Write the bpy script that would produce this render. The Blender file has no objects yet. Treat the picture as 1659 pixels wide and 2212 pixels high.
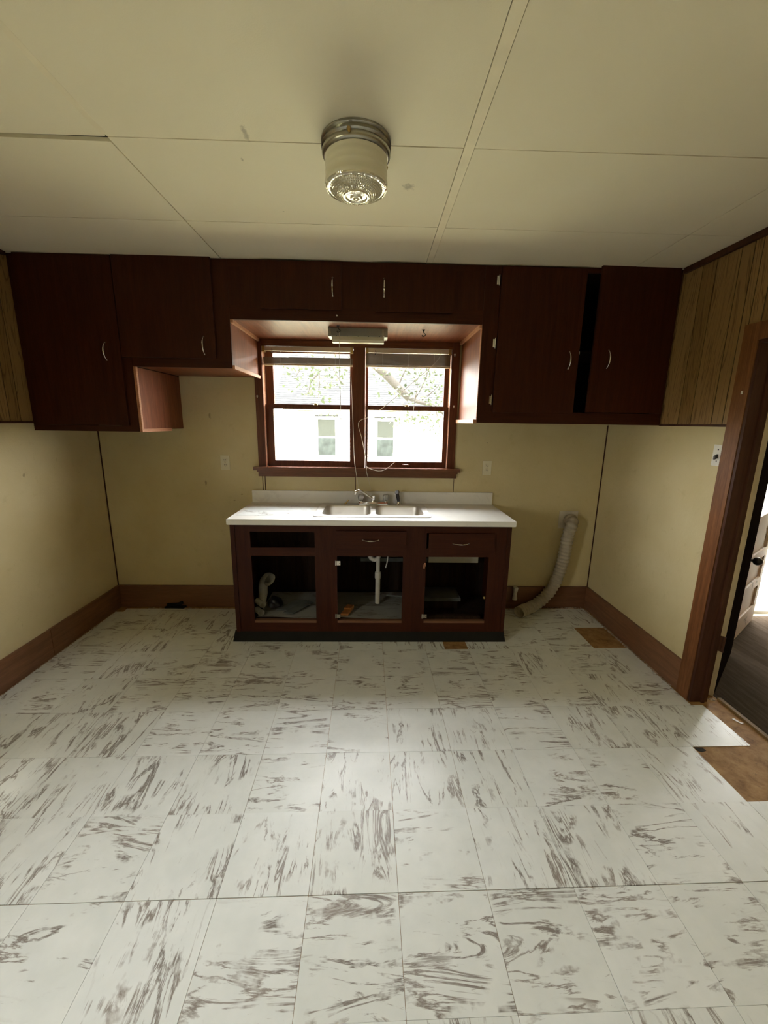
import bpy, bmesh, math, random
from mathutils import Vector, Matrix, Euler
random.seed(7)
SC = bpy.context.scene
COL = SC.collection
PI = math.pi

# ------------------------------------------------------------------ camera
FPX, CAMZ, YAW, PITCH, ROLL = 882.491, 1.57312, 0.026946, -0.2172706, 0.0149724
cy, sy, cp, sp, cr, sr = math.cos(YAW), math.sin(YAW), math.cos(PITCH), math.sin(PITCH), math.cos(ROLL), math.sin(ROLL)
fw = Vector((sy*cp, cy*cp, sp)); ri = Vector((cy, -sy, 0)); up = ri.cross(fw)
r_ = cr*ri + sr*up; u_ = -sr*ri + cr*up
cam = bpy.data.cameras.new('camera'); cam.sensor_fit = 'HORIZONTAL'; cam.sensor_width = 36
cam.lens = FPX/1659*36; cam.clip_start = .05; cam.clip_end = 300
co = bpy.data.objects.new('camera', cam); COL.objects.link(co)
co.matrix_world = Matrix(((r_.x, u_.x, -fw.x, 0), (r_.y, u_.y, -fw.y, 0), (r_.z, u_.z, -fw.z, CAMZ), (0, 0, 0, 1)))
SC.camera = co

# ------------------------------------------------------------------ world, sun, exposure
SC.view_settings.view_transform = 'Standard'; SC.view_settings.look = 'None'
SC.view_settings.gamma = 1; SC.view_settings.use_curve_mapping = False
SC.view_settings.exposure = 1.6
SKY, SUN = 11.0, 4.0
w = bpy.data.worlds.new('sky'); SC.world = w; w.use_nodes = True
nt = w.node_tree; bgn = nt.nodes['Background']
tc = nt.nodes.new('ShaderNodeTexCoord'); sx = nt.nodes.new('ShaderNodeSeparateXYZ'); rp = nt.nodes.new('ShaderNodeValToRGB')
nt.links.new(tc.outputs['Generated'], sx.inputs[0]); nt.links.new(sx.outputs['Z'], rp.inputs[0])
rp.color_ramp.elements[0].position = 0; rp.color_ramp.elements[0].color = (1, .985, .94, 1)
rp.color_ramp.elements[1].position = .7; rp.color_ramp.elements[1].color = (.97, .98, 1, 1)
nt.links.new(rp.outputs[0], bgn.inputs[0]); bgn.inputs[1].default_value = SKY
sl = bpy.data.lights.new('sun', 'SUN'); sl.energy = SUN; sl.angle = math.radians(12); sl.color = (1, .95, .85)
so = bpy.data.objects.new('sun', sl); COL.objects.link(so)
so.rotation_euler = Vector((.35, 1.0, -1.1)).to_track_quat('-Z', 'Y').to_euler()   # from behind the house, onto the neighbour's wall
SC.cycles.max_bounces = 10; SC.cycles.diffuse_bounces = 7; SC.cycles.glossy_bounces = 4
SC.cycles.transmission_bounces = 8; SC.cycles.transparent_max_bounces = 12
SC.cycles.caustics_reflective = False; SC.cycles.caustics_refractive = False
SC.cycles.sample_clamp_indirect = 8
try:
    SC.cycles.use_denoising = True
except Exception: pass

def portal(loc, sxx, syy, direction):
    l = bpy.data.lights.new('window_portal', 'AREA'); l.shape = 'RECTANGLE'; l.size = sxx; l.size_y = syy
    l.cycles.is_portal = True
    o = bpy.data.objects.new('window_portal', l); COL.objects.link(o); o.location = loc
    o.rotation_euler = Vector(direction).to_track_quat('-Z', 'Z' if abs(direction[2]) < .5 else 'Y').to_euler()
portal((-.14, 3.46, 1.66), 1.5, .95, (0, -1, 0))
portal((-2.33, .0, 1.35), .7, .9, (1, 0, 0))

# ------------------------------------------------------------------ materials
def lin(c):
    return tuple(((v/255)/12.92 if v/255 <= .04045 else ((v/255+.055)/1.055)**2.4) for v in c)
class NT:
    def __init__(s, name):
        s.m = bpy.data.materials.new(name); s.m.use_nodes = True; s.t = s.m.node_tree
        s.b = s.t.nodes['Principled BSDF']; s.out = s.t.nodes['Material Output']
    def n(s, typ, **kw):
        x = s.t.nodes.new('ShaderNode'+typ)
        for k, v in kw.items(): setattr(x, k, v)
        return x
    def l(s, a, b): s.t.links.new(a, b)
    def coords(s, kind='Object', scale=(1, 1, 1), rot=(0, 0, 0), rnd=False):
        t = s.n('TexCoord'); mp = s.n('Mapping'); mp.inputs['Scale'].default_value = scale; mp.inputs['Rotation'].default_value = rot
        if kind == 'World':
            g = s.n('NewGeometry'); s.l(g.outputs['Position'], mp.inputs['Vector'])
        else: s.l(t.outputs[kind], mp.inputs['Vector'])
        if rnd:
            oi = s.n('ObjectInfo'); mu = s.n('Math', operation='MULTIPLY'); mu.inputs[1].default_value = 57.0
            s.l(oi.outputs['Random'], mu.inputs[0]); s.l(mu.outputs[0], mp.inputs['Location'])
        return mp.outputs[0]
    def noise(s, vec, scale, detail=4, rough=.55, dist=0):
        x = s.n('TexNoise'); x.inputs['Scale'].default_value = scale; x.inputs['Detail'].default_value = detail
        x.inputs['Roughness'].default_value = rough; x.inputs['Distortion'].default_value = dist
        s.l(vec, x.inputs['Vector']); return x.outputs['Fac']
    def ramp(s, fac, stops):
        x = s.n('ValToRGB'); s.l(fac, x.inputs[0]); e = x.color_ramp.elements
        while len(e) < len(stops): e.new(.5)
        for i, (p, c) in enumerate(stops):
            e[i].position = p; e[i].color = (*c, 1) if len(c) == 3 else c
        return x.outputs[0]
    def mix(s, fac, a, b, mode='MIX'):
        x = s.n('MixRGB', blend_type=mode)
        for v, i in ((fac, 0), (a, 1), (b, 2)):
            if isinstance(v, (int, float)): x.inputs[i].default_value = v
            elif isinstance(v, tuple): x.inputs[i].default_value = (*v, 1)
            else: s.l(v, x.inputs[i])
        return x.outputs[0]
    def math(s, op, a, b=0., c=0.):
        x = s.n('Math', operation=op)
        for v, i in ((a, 0), (b, 1), (c, 2)):
            if isinstance(v, (int, float)): x.inputs[i].default_value = v
            else: s.l(v, x.inputs[i])
        return x.outputs[0]
    def bump(s, h, strength, dist=.002):
        x = s.n('Bump'); x.inputs['Strength'].default_value = strength; x.inputs['Distance'].default_value = dist
        s.l(h, x.inputs['Height']); s.l(x.outputs[0], s.b.inputs['Normal'])
    def set(s, **kw):
        for k, v in kw.items():
            k = k.replace('_', ' ')
            if isinstance(v, tuple): v = (*v, 1)
            if hasattr(v, 'links') or isinstance(v, bpy.types.NodeSocket): s.l(v, s.b.inputs[k])
            else: s.b.inputs[k].default_value = v
        return s.m
B = (0, 0, 0); Wt = (1, 1, 1)
def plain(name, col, rough=.5, metal=0., var=.12, scale=9, spec=.5):
    k = NT(name); v = k.coords('Object'); n = k.noise(v, scale, 4)
    dark = tuple(c*(1-var) for c in col); lite = tuple(min(1, c*(1+var)) for c in col)
    k.set(Base_Color=k.ramp(n, [(.3, dark), (.7, lite)]), Roughness=rough, Metallic=metal)
    k.b.inputs['Specular IOR Level'].default_value = spec
    return k.m
def woodmat(name, dark, lite, axis='Z', rough=.38, gs=1.0, bump=.12, spec=.5, coord='World'):
    k = NT(name); st = {'X': (1, 16, 16), 'Y': (16, 1, 16), 'Z': (16, 16, 1)}[axis]
    v = k.coords(coord, tuple(a*gs for a in st)); n = k.noise(v, 2.2, 6, .6, .6)
    v2 = k.coords(coord, tuple(a*gs*5 for a in st)); n2 = k.noise(v2, 3, 3, .6)
    c = k.ramp(n, [(.3, dark), (.68, lite)])
    c = k.mix(k.ramp(n2, [(.35, (.35, .35, .35)), (.6, B)]), c, tuple(x*.55 for x in dark))
    k.set(Base_Color=c, Roughness=rough); k.b.inputs['Specular IOR Level'].default_value = spec
    k.bump(n2, bump, .0015); return k.m

M = {}
SM_CEIL = [(-.435, 1.603, 2.5, .012, .05, .5), (-.49, 1.745, 2.5, .006, .012, .5), (.13, 1.89, 2.5, .03, .03, .5), (-.42, 2.12, 2.5, .005, .005, .5)]
SM_WALL = [(-2.155, 2.56, 1.22, .5, .012, .016), (-1.07, 3.3, .98, .010, .5, .010), (-1.13, 3.3, .93, .014, .5, .007), (.91, 3.3, 1.42, .008, .5, .008), (-1.35, 3.3, 1.07, .012, .5, .03), (-1.28, 3.3, 1.60, .012, .5, .03)]
def smudge(k, c, pts, col):
    for (x, y, z, rx, ry, rz) in pts:
        g = k.n('NewGeometry'); mp = k.n('Mapping', vector_type='POINT'); mp.inputs['Location'].default_value = (-x/rx, -y/ry, -z/rz); mp.inputs['Scale'].default_value = (1/rx, 1/ry, 1/rz)
        k.l(g.outputs['Position'], mp.inputs['Vector']); ln = k.n('VectorMath', operation='LENGTH'); k.l(mp.outputs[0], ln.inputs[0])
        nz = k.noise(k.coords('World'), 60, 4, .7); d = k.math('ADD', ln.outputs['Value'], k.math('MULTIPLY', k.math('SUBTRACT', nz, .5), 2.2))
        c = k.mix(k.ramp(d, [(.3, (.55,)*3), (.9, B)]), c, col)
    return c
# yellowed painted wallboard with old peel marks and grime
k = NT('wall_paint'); v = k.coords('World')
n1 = k.noise(v, 1.3, 5, .6); n2 = k.noise(v, 14, 5, .65, .4); n3 = k.noise(k.coords('World', (1, 1, .3)), 40, 3, .6)
c = k.ramp(n1, [(.3, (.52, .43, .225)), (.72, (.64, .56, .345))])
c = k.mix(k.ramp(n2, [(.60, B), (.72, (.35, .35, .35))]), c, (.45, .37, .18))
c = k.mix(k.ramp(n3, [(.70, B), (.80, (.5, .5, .5))]), c, (.30, .24, .12))
c = smudge(k, c, SM_WALL, (.16, .10, .05))
M['wall'] = k.set(Base_Color=c, Roughness=.5); k.b.inputs['Specular IOR Level'].default_value = .35
k.bump(k.math('ADD', n2, k.math('MULTIPLY', k.noise(v, 90, 3), .5)), .35, .004)
k = NT('ceiling_board'); v = k.coords('World')
n1 = k.noise(v, 1.1, 3); n2 = k.noise(v, 6, 5, .7, .5)
c = k.ramp(n1, [(.3, (.77, .71, .55)), (.7, (.82, .765, .61))])
c = k.mix(k.ramp(n2, [(.72, B), (.78, (.5, .5, .5))]), c, (.42, .38, .28))
c = smudge(k, c, SM_CEIL, (.25, .22, .16))
M['ceil'] = k.set(Base_Color=c, Roughness=.75); k.bump(k.noise(v, 260, 2), .3, .001)
M['ceil_strip'] = plain('ceiling_batten_paint', (.80, .73, .56), .6, var=.06)
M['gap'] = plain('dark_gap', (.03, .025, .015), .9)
# marbled vinyl tile: brownish grey streaks that run along each tile
k = NT('marbled_vinyl_tile')
def marble(k, scl=1.0):
    va = k.coords('Object', (2.3*scl, 12*scl, 1), rnd=True)
    wv = k.noise(k.coords('Object', (4*scl, 4*scl, 1), rnd=True), 1.6, 4, .6)
    a = k.noise(va, 1.0, 7, .62, 1.1)
    ridge = k.math('ABSOLUTE', k.math('SUBTRACT', a, .5))
    vein = k.ramp(ridge, [(.0, Wt), (.014, (.7, .7, .7)), (.036, B)])
    patch = k.ramp(wv, [(.48, B), (.56, Wt)])
    fleck = k.ramp(k.noise(va, 1.35, 8, .68, 1.7), [(.595, B), (.655, Wt)])
    fl2 = k.ramp(k.noise(k.coords('Object', (4*scl, 20*scl, 1), rnd=True), 1.2, 6, .7, 1.0), [(.60, B), (.74, (.24, .24, .24))])
    p2 = k.ramp(k.noise(k.coords('Object', (3*scl, 5*scl, 1), rnd=True), 1.4, 3, .5), [(.49, B), (.56, Wt)])
    f = k.math('MAXIMUM', k.math('MULTIPLY', vein, patch), k.math('MAXIMUM', k.math('MULTIPLY', k.math('MULTIPLY', fleck, p2), .92), k.math('MULTIPLY', fl2, .8)))
    tone = k.noise(k.coords('Object', (6, 6, 1), rnd=True), 2, 4)
    base = k.ramp(tone, [(.3, (.73, .765, .745)), (.7, (.80, .83, .81))])
    grey = k.ramp(k.noise(va, .6, 2), [(.35, (.17, .14, .118)), (.65, (.28, .24, .21))])
    return k.mix(f, base, grey), f
c, f = marble(k)
oi = k.n('ObjectInfo'); tint = k.ramp(oi.outputs['Random'], [(0, (.93, .93, .91)), (1, Wt)])
c = k.mix(1.0, c, tint, 'MULTIPLY')
M['tile'] = k.set(Base_Color=c, Roughness=k.ramp(k.noise(k.coords('World'), 5, 4), [(.3, (.30,)*3), (.7, (.42,)*3)]))
k.bump(k.noise(k.coords('World'), 60, 3), .08, .001); k.b.inputs['Specular IOR Level'].default_value = .45
k = NT('marbled_shelf_vinyl'); c, f = marble(k, .8); M['shelf_vinyl'] = k.set(Base_Color=k.mix(.5, c, (.35, .33, .28)), Roughness=.6)
# subfloor with old mastic
k = NT('subfloor_board'); v = k.coords('World'); n = k.noise(v, 13, 7, .7, .25); n2 = k.noise(v, 34, 5, .7)
c = k.ramp(n, [(.3, (.17, .08, .022)), (.5, (.33, .18, .062)), (.72, (.46, .29, .12))])
c = k.mix(k.ramp(n2, [(.6, B), (.75, (.8,)*3)]), c, (.07, .03, .012)); M['subfloor'] = k.set(Base_Color=c, Roughness=.75); k.bump(n2, .4, .003)
M['debris'] = plain('old_adhesive_crumbs', (.42, .33, .24), .9, var=.4, scale=60)
# woods
M['cabinet'] = woodmat('red_brown_varnished_plywood', (.030, .0065, .0022), (.056, .014, .005), 'Z', .42, spec=.16)
M['cabinet_x'] = woodmat('red_brown_varnished_rail', (.032, .007, .0024), (.058, .0145, .0052), 'X', .42, spec=.16)
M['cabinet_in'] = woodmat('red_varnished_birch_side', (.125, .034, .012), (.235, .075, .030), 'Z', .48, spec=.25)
M['cabinet_iny'] = woodmat('red_varnished_birch_underside', (.125, .034, .012), (.235, .075, .030), 'Y', .48, spec=.25)
M['cleat'] = woodmat('worn_pine_cleat', (.34, .14, .07), (.48, .24, .13), 'Y', .5, spec=.3)
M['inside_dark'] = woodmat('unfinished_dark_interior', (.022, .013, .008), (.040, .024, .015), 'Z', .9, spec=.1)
M['trimwood'] = woodmat('varnished_window_trim', (.080, .021, .0085), (.145, .046, .019), 'Z', .4, spec=.25)
M['trimwood_x'] = woodmat('varnished_window_trim_level', (.088, .025, .010), (.16, .052, .022), 'X', .25, spec=.6)
M['door_trim'] = woodmat('worn_door_casing_varnish', (.12, .042, .014), (.26, .11, .04), 'Z', .45, spec=.25)
M['jamb'] = woodmat('dark_door_jamb', (.05, .018, .010), (.085, .034, .018), 'Z', .5, spec=.2)
M['base_x'] = woodmat('brown_painted_baseboard', (.13, .055, .025), (.20, .09, .042), 'X', .5, bump=.05)
M['base_y'] = woodmat('brown_painted_baseboard_side', (.15, .065, .028), (.23, .105, .048), 'Y', .5, bump=.05)
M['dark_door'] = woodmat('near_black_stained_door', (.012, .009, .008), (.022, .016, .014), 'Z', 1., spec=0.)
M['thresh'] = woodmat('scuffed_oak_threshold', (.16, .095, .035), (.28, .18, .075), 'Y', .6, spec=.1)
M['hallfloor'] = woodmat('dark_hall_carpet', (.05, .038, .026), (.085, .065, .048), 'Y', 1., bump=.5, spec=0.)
M['deck'] = woodmat('sun_bleached_deck_board', (.42, .36, .28), (.6, .54, .45), 'X', .8)
# printed oak panelling
k = NT('oak_print_panelling'); v = k.coords('World', (1, 9, .75))
oi = k.n('ObjectInfo'); sh = k.math('MULTIPLY', oi.outputs['Random'], 31.0)
va = k.n('VectorMath', operation='ADD'); cx_ = k.n('CombineXYZ'); k.l(sh, cx_.inputs[2]); k.l(v, va.inputs[0]); k.l(cx_.outputs[0], va.inputs[1])
n = k.noise(va.outputs[0], 1.0, 3, .5, 1.2)
wv = k.math('FRACT', k.math('MULTIPLY', n, 11.0)); line = k.ramp(wv, [(.0, (.95,)*3), (.14, B), (.80, B), (1, (.95,)*3)])
c = k.mix(line, k.ramp(oi.outputs['Random'], [(0, (.25, .145, .050)), (1, (.34, .21, .085))]), (.12, .055, .015))
fine = k.noise(k.coords('World', (1, 190, 5)), 1, 3, .6); c = k.mix(k.ramp(fine, [(.45, B), (.7, (.26,)*3)]), c, (.20, .11, .04))
M['panel'] = k.set(Base_Color=c, Roughness=.42)
# others
M['laminate'] = None
k = NT('white_laminate'); v = k.coords('World'); n = k.noise(k.coords('World', (2, 9, 2)), 3, 6, .65, 1.2)
c = k.mix(k.ramp(n, [(.56, B), (.66, (.3,)*3)]), (.74, .73, .68), (.50, .49, .45)); M['laminate'] = k.set(Base_Color=c, Roughness=.32)
k = NT('marbled_contact_paper'); c, f = marble(k, 1.3); M['contact'] = k.set(Base_Color=c, Roughness=.4)
k = NT('brushed_stainless'); n = k.noise(k.coords('Object', (3, 120, 120)), 1, 3)
M['steel'] = k.set(Base_Color=(.72, .70, .66), Metallic=1., Roughness=k.ramp(n, [(.3, (.34,)*3), (.7, (.48,)*3)]))
M['chrome'] = plain('chrome', (.75, .75, .73), .14, 1., var=.03)
M['dullchrome'] = plain('tarnished_chrome', (.42, .41, .35), .3, 1., var=.2)
M['white_plastic'] = plain('off_white_plastic', (.62, .60, .50), .4)
M['almond'] = plain('almond_plastic_plate', (.66, .62, .46), .45, var=.08)
M['pvc'] = plain('white_pvc', (.62, .60, .53), .45)
M['black_plastic'] = plain('black_plastic', (.015, .015, .016), .3)
M['toe'] = plain('black_vinyl_toe_kick', (.014, .014, .011), .7, spec=.12)
M['vinylhose'] = None
k = NT('ribbed_vinyl_duct'); n = k.noise(k.coords('Object'), 18, 4); k.set(Base_Color=k.ramp(n, [(.3, (.62, .55, .42)), (.7, (.76, .70, .57))]), Roughness=.55); M['vinylhose'] = k.m
M['galv'] = plain('galvanised_plate', (.62, .58, .50), .45, .1, var=.2)
M['blind'] = plain('tan_vinyl_blind', (.30, .22, .13), .5, var=.15)
M['blind_rail'] = plain('cream_blind_rail', (.58, .48, .34), .4)
M['cord'] = plain('cream_cord', (.62, .56, .44), .7)
M['brass'] = plain('aged_brass', (.45, .32, .12), .35, .9, var=.2)
M['fixture_grey'] = plain('grey_enamel_fixture', (.26, .27, .24), .4, .3)
M['orange_wood'] = woodmat('orange_scrap_pine', (.42, .16, .05), (.58, .26, .10), 'Y', .6)
M['greyboard'] = plain('grey_board', (.12, .13, .12), .7, var=.3)
M['paint_white'] = plain('white_paint', (.72, .70, .64), .5)
M['edge_paint'] = plain('cream_painted_door_edge', (.42, .36, .27), .55)
k = NT('diffuser_acrylic'); M['diffuser'] = k.set(Base_Color=(.75, .68, .5), Roughness=.35)
k.b.inputs['Transmission Weight'].default_value = .25
# frosted lamp glass
k = NT('frosted_lamp_glass'); M['frost'] = k.set(Base_Color=(.74, .71, .58), Roughness=.3); k.b.inputs['Subsurface Weight'].default_value = .3
k.b.inputs['Subsurface Radius'].default_value = (.02, .02, .015)
k = NT('pressed_lamp_glass'); v = k.coords('Object'); vo = k.n('TexVoronoi'); vo.inputs['Scale'].default_value = 150; k.l(v, vo.inputs['Vector'])
k.bump(vo.outputs['Distance'], .4, .002); M['pressed'] = k.set(Base_Color=(.86, .83, .68), Roughness=.12, Metallic=.55)
# window glass: thin, straight-through, with fresnel sheen
k = NT('window_glass'); tr = k.n('BsdfTransparent'); gl = k.n('BsdfGlossy'); gl.inputs['Roughness'].default_value = .02
fr = k.n('LayerWeight'); fr.inputs[0].default_value = .5; fq = k.math('ADD', k.math('MULTIPLY', k.math('POWER', fr.outputs['Facing'], 5.0), .9), .03); mx = k.n('MixShader'); tr.inputs[0].default_value = (.97, .97, .96, 1)
k.l(fq, mx.inputs[0]); k.l(tr.outputs[0], mx.inputs[1]); k.l(gl.outputs[0], mx.inputs[2]); k.l(mx.outputs[0], k.out.inputs[0]); M['glass'] = k.m
k = NT('clear_acrylic'); M['acrylic'] = k.set(Base_Color=(.85, .85, .82), Roughness=.08); k.b.inputs['Transmission Weight'].default_value = .6
# outdoors
M['siding'] = plain('white_clapboard_paint', (.74, .73, .66), .6, var=.04, scale=2)
M['ext_trim'] = plain('white_exterior_trim', (.8, .8, .78), .5, var=.03)
M['shingle'] = plain('grey_asphalt_shingle', (.034, .035, .036), .95, var=.3, scale=5, spec=.1)
M['pane_dark'] = plain('dark_house_pane', (.020, .025, .023), .5, var=.5, scale=3, spec=.15)
M['curtain'] = plain('pale_curtain', (.030, .033, .028), .8, var=.1, spec=.1)
k = NT('leaf_green'); oi = k.n('ObjectInfo'); n = k.noise(k.coords('World'), 4, 3)
M['leaf'] = k.set(Base_Color=k.ramp(n, [(.35, (.017, .027, .010)), (.65, (.030, .045, .016))]), Roughness=.5)
M['bark'] = woodmat('grey_bark', (.022, .02, .016), (.042, .037, .032), 'X', .9, bump=.6)
k = NT('lawn_ground'); n = k.noise(k.coords('World'), 3, 6, .7); M['grass'] = k.set(Base_Color=k.ramp(n, [(.3, (.22, .22, .13)), (.7, (.34, .33, .22))]), Roughness=.9)
M['leaf_litter'] = plain('orange_dry_leaf', (.45, .22, .07), .8, var=.3)

# ------------------------------------------------------------------ geometry helpers
def new_bm(): return bmesh.new()
def bx(bm, x0, x1, y0, y1, z0, z1):
    vs = [bm.verts.new(p) for p in ((x0, y0, z0), (x1, y0, z0), (x1, y1, z0), (x0, y1, z0), (x0, y0, z1), (x1, y0, z1), (x1, y1, z1), (x0, y1, z1))]
    for f in ((3, 2, 1, 0), (4, 5, 6, 7), (0, 1, 5, 4), (1, 2, 6, 5), (2, 3, 7, 6), (3, 0, 4, 7)):
        bm.faces.new([vs[i] for i in f])
    return vs
def mesh_of(name, bm, m, smooth=False, bevel=0.):
    if bevel:
        bmesh.ops.bevel(bm, geom=[e for e in bm.edges if len(e.link_faces) == 2 and e.calc_face_angle(0) > .6], offset=bevel, segments=2, affect='EDGES', profile=.6)
    bmesh.ops.recalc_face_normals(bm, faces=bm.faces)
    me = bpy.data.meshes.new(name); bm.to_mesh(me); bm.free(); me.materials.append(m)
    if smooth:
        me.polygons.foreach_set('use_smooth', [True]*len(me.polygons))
        try: me.set_sharp_from_angle(angle=math.radians(smooth if smooth > 1 else 40))
        except Exception: pass
    return me
def place(o, parent):
    COL.objects.link(o)
    if parent is not None:
        o.parent = parent; o.matrix_parent_inverse = Matrix.Identity(4)
def wloc(p):
    v = Vector((0, 0, 0))
    while p is not None: v += p.location; p = p.parent
    return v
def obj(name, bm, m, parent=None, smooth=False, bevel=0., origin=None):
    """bmesh in world s -> object whose origin is its centre (children relative to parents, all unrotated)"""
    me = mesh_of(name, bm, m, smooth, bevel)
    lo = [min(v.co[i] for v in me.vertices) for i in range(3)]; hi = [max(v.co[i] for v in me.vertices) for i in range(3)]
    c = Vector(origin) if origin is not None else Vector(((lo[0]+hi[0])/2, (lo[1]+hi[1])/2, lo[2]))
    me.transform(Matrix.Translation(-c))
    o = bpy.data.objects.new(name, me); o.location = c - wloc(parent); place(o, parent); return o
def tag(o, label=None, cat=None, group=None, kind=None):
    if label: o['label'] = label
    if cat: o['category'] = cat
    if group: o['group'] = group
    if kind: o['kind'] = kind
    return o
def thing(name, label, cat, loc, group=None, kind=None):
    o = bpy.data.objects.new(name, None); o.empty_display_size = .05; o.location = loc; COL.objects.link(o)
    return tag(o, label, cat, group, kind)
def box(name, x0, x1, y0, y1, z0, z1, m, parent=None, bevel=0.):
    bm = new_bm(); bx(bm, min(x0, x1), max(x0, x1), min(y0, y1), max(y0, y1), min(z0, z1), max(z0, z1)); return obj(name, bm, m, parent, bevel=bevel)
def tube(bm, pts, rad, seg=10, caps=True, flat=1.0):
    pts = [Vector(p) for p in pts]; n = len(pts)
    rad = rad if isinstance(rad, (list, tuple)) else [rad]*n
    rings = []; t0 = (pts[1]-pts[0]).normalized(); a = Vector((0, 0, 1)) if abs(t0.z) < .9 else Vector((1, 0, 0)); nrm = (a - a.dot(t0)*t0).normalized()
    for i in range(n):
        t = ((pts[min(i+1, n-1)]-pts[max(i-1, 0)])).normalized()
        nrm = (nrm - nrm.dot(t)*t).normalized(); bn = t.cross(nrm)
        rings.append([bm.verts.new(pts[i]+rad[i]*(math.cos(2*PI*k/seg)*nrm*flat+math.sin(2*PI*k/seg)*bn)) for k in range(seg)])
    for i in range(n-1):
        for k in range(seg): bm.faces.new((rings[i][k], rings[i][(k+1) % seg], rings[i+1][(k+1) % seg], rings[i+1][k]))
    if caps: bm.faces.new(rings[0][::-1]); bm.faces.new(rings[-1])
    return rings
def smooth_path(pts, n=8):
    P = [Vector(p) for p in pts]; P = [2*P[0]-P[1]] + P + [2*P[-1]-P[-2]]; out = []
    for i in range(1, len(P)-2):
        for j in range(n):
            t = j/n; a, b, c, d = P[i-1:i+3]
            out.append(.5*((2*b)+(-a+c)*t+(2*a-5*b+4*c-d)*t*t+(-a+3*b-3*c+d)*t**3))
    out.append(P[-2]); return out
def lathe(bm, c, prof, seg=32, cap0=False, cap1=False):
    rings = []
    for r, z in prof:
        if r < 1e-6: rings.append([bm.verts.new((c[0], c[1], c[2]+z))])
        else: rings.append([bm.verts.new((c[0]+r*math.cos(2*PI*k/seg), c[1]+r*math.sin(2*PI*k/seg), c[2]+z)) for k in range(seg)])
    for a, b in zip(rings, rings[1:]):
        for k in range(seg):
            q = [a[k % len(a)], a[(k+1) % len(a)], b[(k+1) % len(b)], b[k % len(b)]]; q = list(dict.fromkeys(q))
            if len(q) > 2: bm.faces.new(q)
    if cap0 and len(rings[0]) > 2: bm.faces.new(rings[0])
    if cap1 and len(rings[-1]) > 2: bm.faces.new(rings[-1])
def screw(bm, c, d, r=.004):
    d = Vector(d); tube(bm, [Vector(c), Vector(c)+d*.002], r, 8)

# ------------------------------------------------------------------ room shell
XL, XR, YB, YR, H = -2.155, 1.875, 3.30, -1.70, 2.50
WT = .14
def struct(o, label=None): tag(o, label, kind='structure'); return o
# back wall around the window hole
WX0, WX1, WZ0, WZ1 = -.90, .635, 1.19, 2.15
bm = new_bm()
bx(bm, XL-WT, WX0, YB, YB+WT, -.05, H+.05); bx(bm, WX1, XR+WT, YB, YB+WT, -.05, H+.05)
bx(bm, WX0, WX1, YB, YB+WT, -.05, WZ0); bx(bm, WX0, WX1, YB, YB+WT, WZ1, H+.05)
wall_back = struct(obj('wall_back', bm, M['wall']), 'yellowed cream back wall around the kitchen window')
bm = new_bm()
LW = (-.35, .35, .90, 1.80)
bx(bm, XL-WT, XL, YR, LW[0], -.05, H+.05); bx(bm, XL-WT, XL, LW[1], YB, -.05, H+.05)
bx(bm, XL-WT, XL, LW[0], LW[1], -.05, LW[2]); bx(bm, XL-WT, XL, LW[0], LW[1], LW[3], H+.05)
wall_left = struct(obj('wall_left', bm, M['wall']), 'yellowed cream left wall')
DY0, DY1, DZ = 1.26, 2.07, 1.99
bm = new_bm()
bx(bm, XR, XR+.10, DY1, YB, -.05, H+.05); bx(bm, XR, XR+.10, YR, DY0, -.05, H+.05); bx(bm, XR, XR+.10, DY0, DY1, DZ, H+.05)
wall_right = struct(obj('wall_right', bm, M['wall']), 'yellowed cream right wall beside the doorway')
struct(box('wall_rear', XL-WT, XR+.12, YR-WT, YR, -.05, H+.05, M['wall']), 'rear wall behind the viewer')

# ceiling: dark backing, separate boards, painted battens
ceiling = struct(box('ceiling', XL-.14, XR+.12, YR-.14, YB+.14, H+.018, H+.06, M['gap']), 'cream ceiling of large square boards')
cxs = [XL, -.912, .300, 1.553, XR]; cys = [-1.70, -.83, .40, 1.643, 2.236, 3.30]
sag = {}
for i in range(4):
    for j in range(5):
        x0, x1, y0, y1 = cxs[i]+(.0388 if i == 2 else .0022), cxs[i+1]-.0022, cys[j]+.0022, cys[j+1]-.0022
        if i == 1: x1 = .3005
        bm = new_bm(); vs = bx(bm, x0, x1, y0, y1, H, H+.012)
        if i == 0 and j == 3: # sagging board edge leaves a tapering black slit
            for v_ in vs:
                if v_.co.y < cys[3]+.01 and v_.co.x > -1.0: v_.co.y += .022
        for v_ in vs: v_.co.z += random.uniform(-.0008, .0008)
        obj('ceiling_board', bm, M['ceil'], ceiling, bevel=.0008)
box('ceiling_batten', .3025, .3365, -1.7, 3.29, H-.003, H+.004, M['ceil_strip'], ceiling, bevel=.0012)
box('ceiling_batten', -.925, -.903, -1.7, 1.63, H-.0005, H+.004, M['ceil_strip'], ceiling)

# floor: brown subfloor with the vinyl tiles laid on it
floor = struct(box('floor', XL-.14, 2.045, YR-.14, YB+.14, -.06, 0, M['subfloor']), 'marbled white vinyl tile floor with bare brown patches')
G0 = Vector((-.20767, 1.07584)); GA = .01423; T = .3048; GAP = .0007
ca, sa = math.cos(GA), math.sin(GA)
def g2w(u, v): return (G0.x+u*ca-v*sa, G0.y+u*sa+v*ca)
def w2g(x, y): dx, dy = x-G0.x, y-G0.y; return (dx*ca+dy*sa, -dx*sa+dy*ca)
def clip(poly, ax, lim, keep_less):
    out = []
    for a, b in zip(poly, poly[1:]+poly[:1]):
        ia = (a[ax] <= lim) == keep_less; ib = (b[ax] <= lim) == keep_less
        if ia: out.append(a)
        if ia != ib:
            t = (lim-a[ax])/(b[ax]-a[ax]); out.append((a[0]+(b[0]-a[0])*t, a[1]+(b[1]-a[1])*t))
    return out
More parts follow.
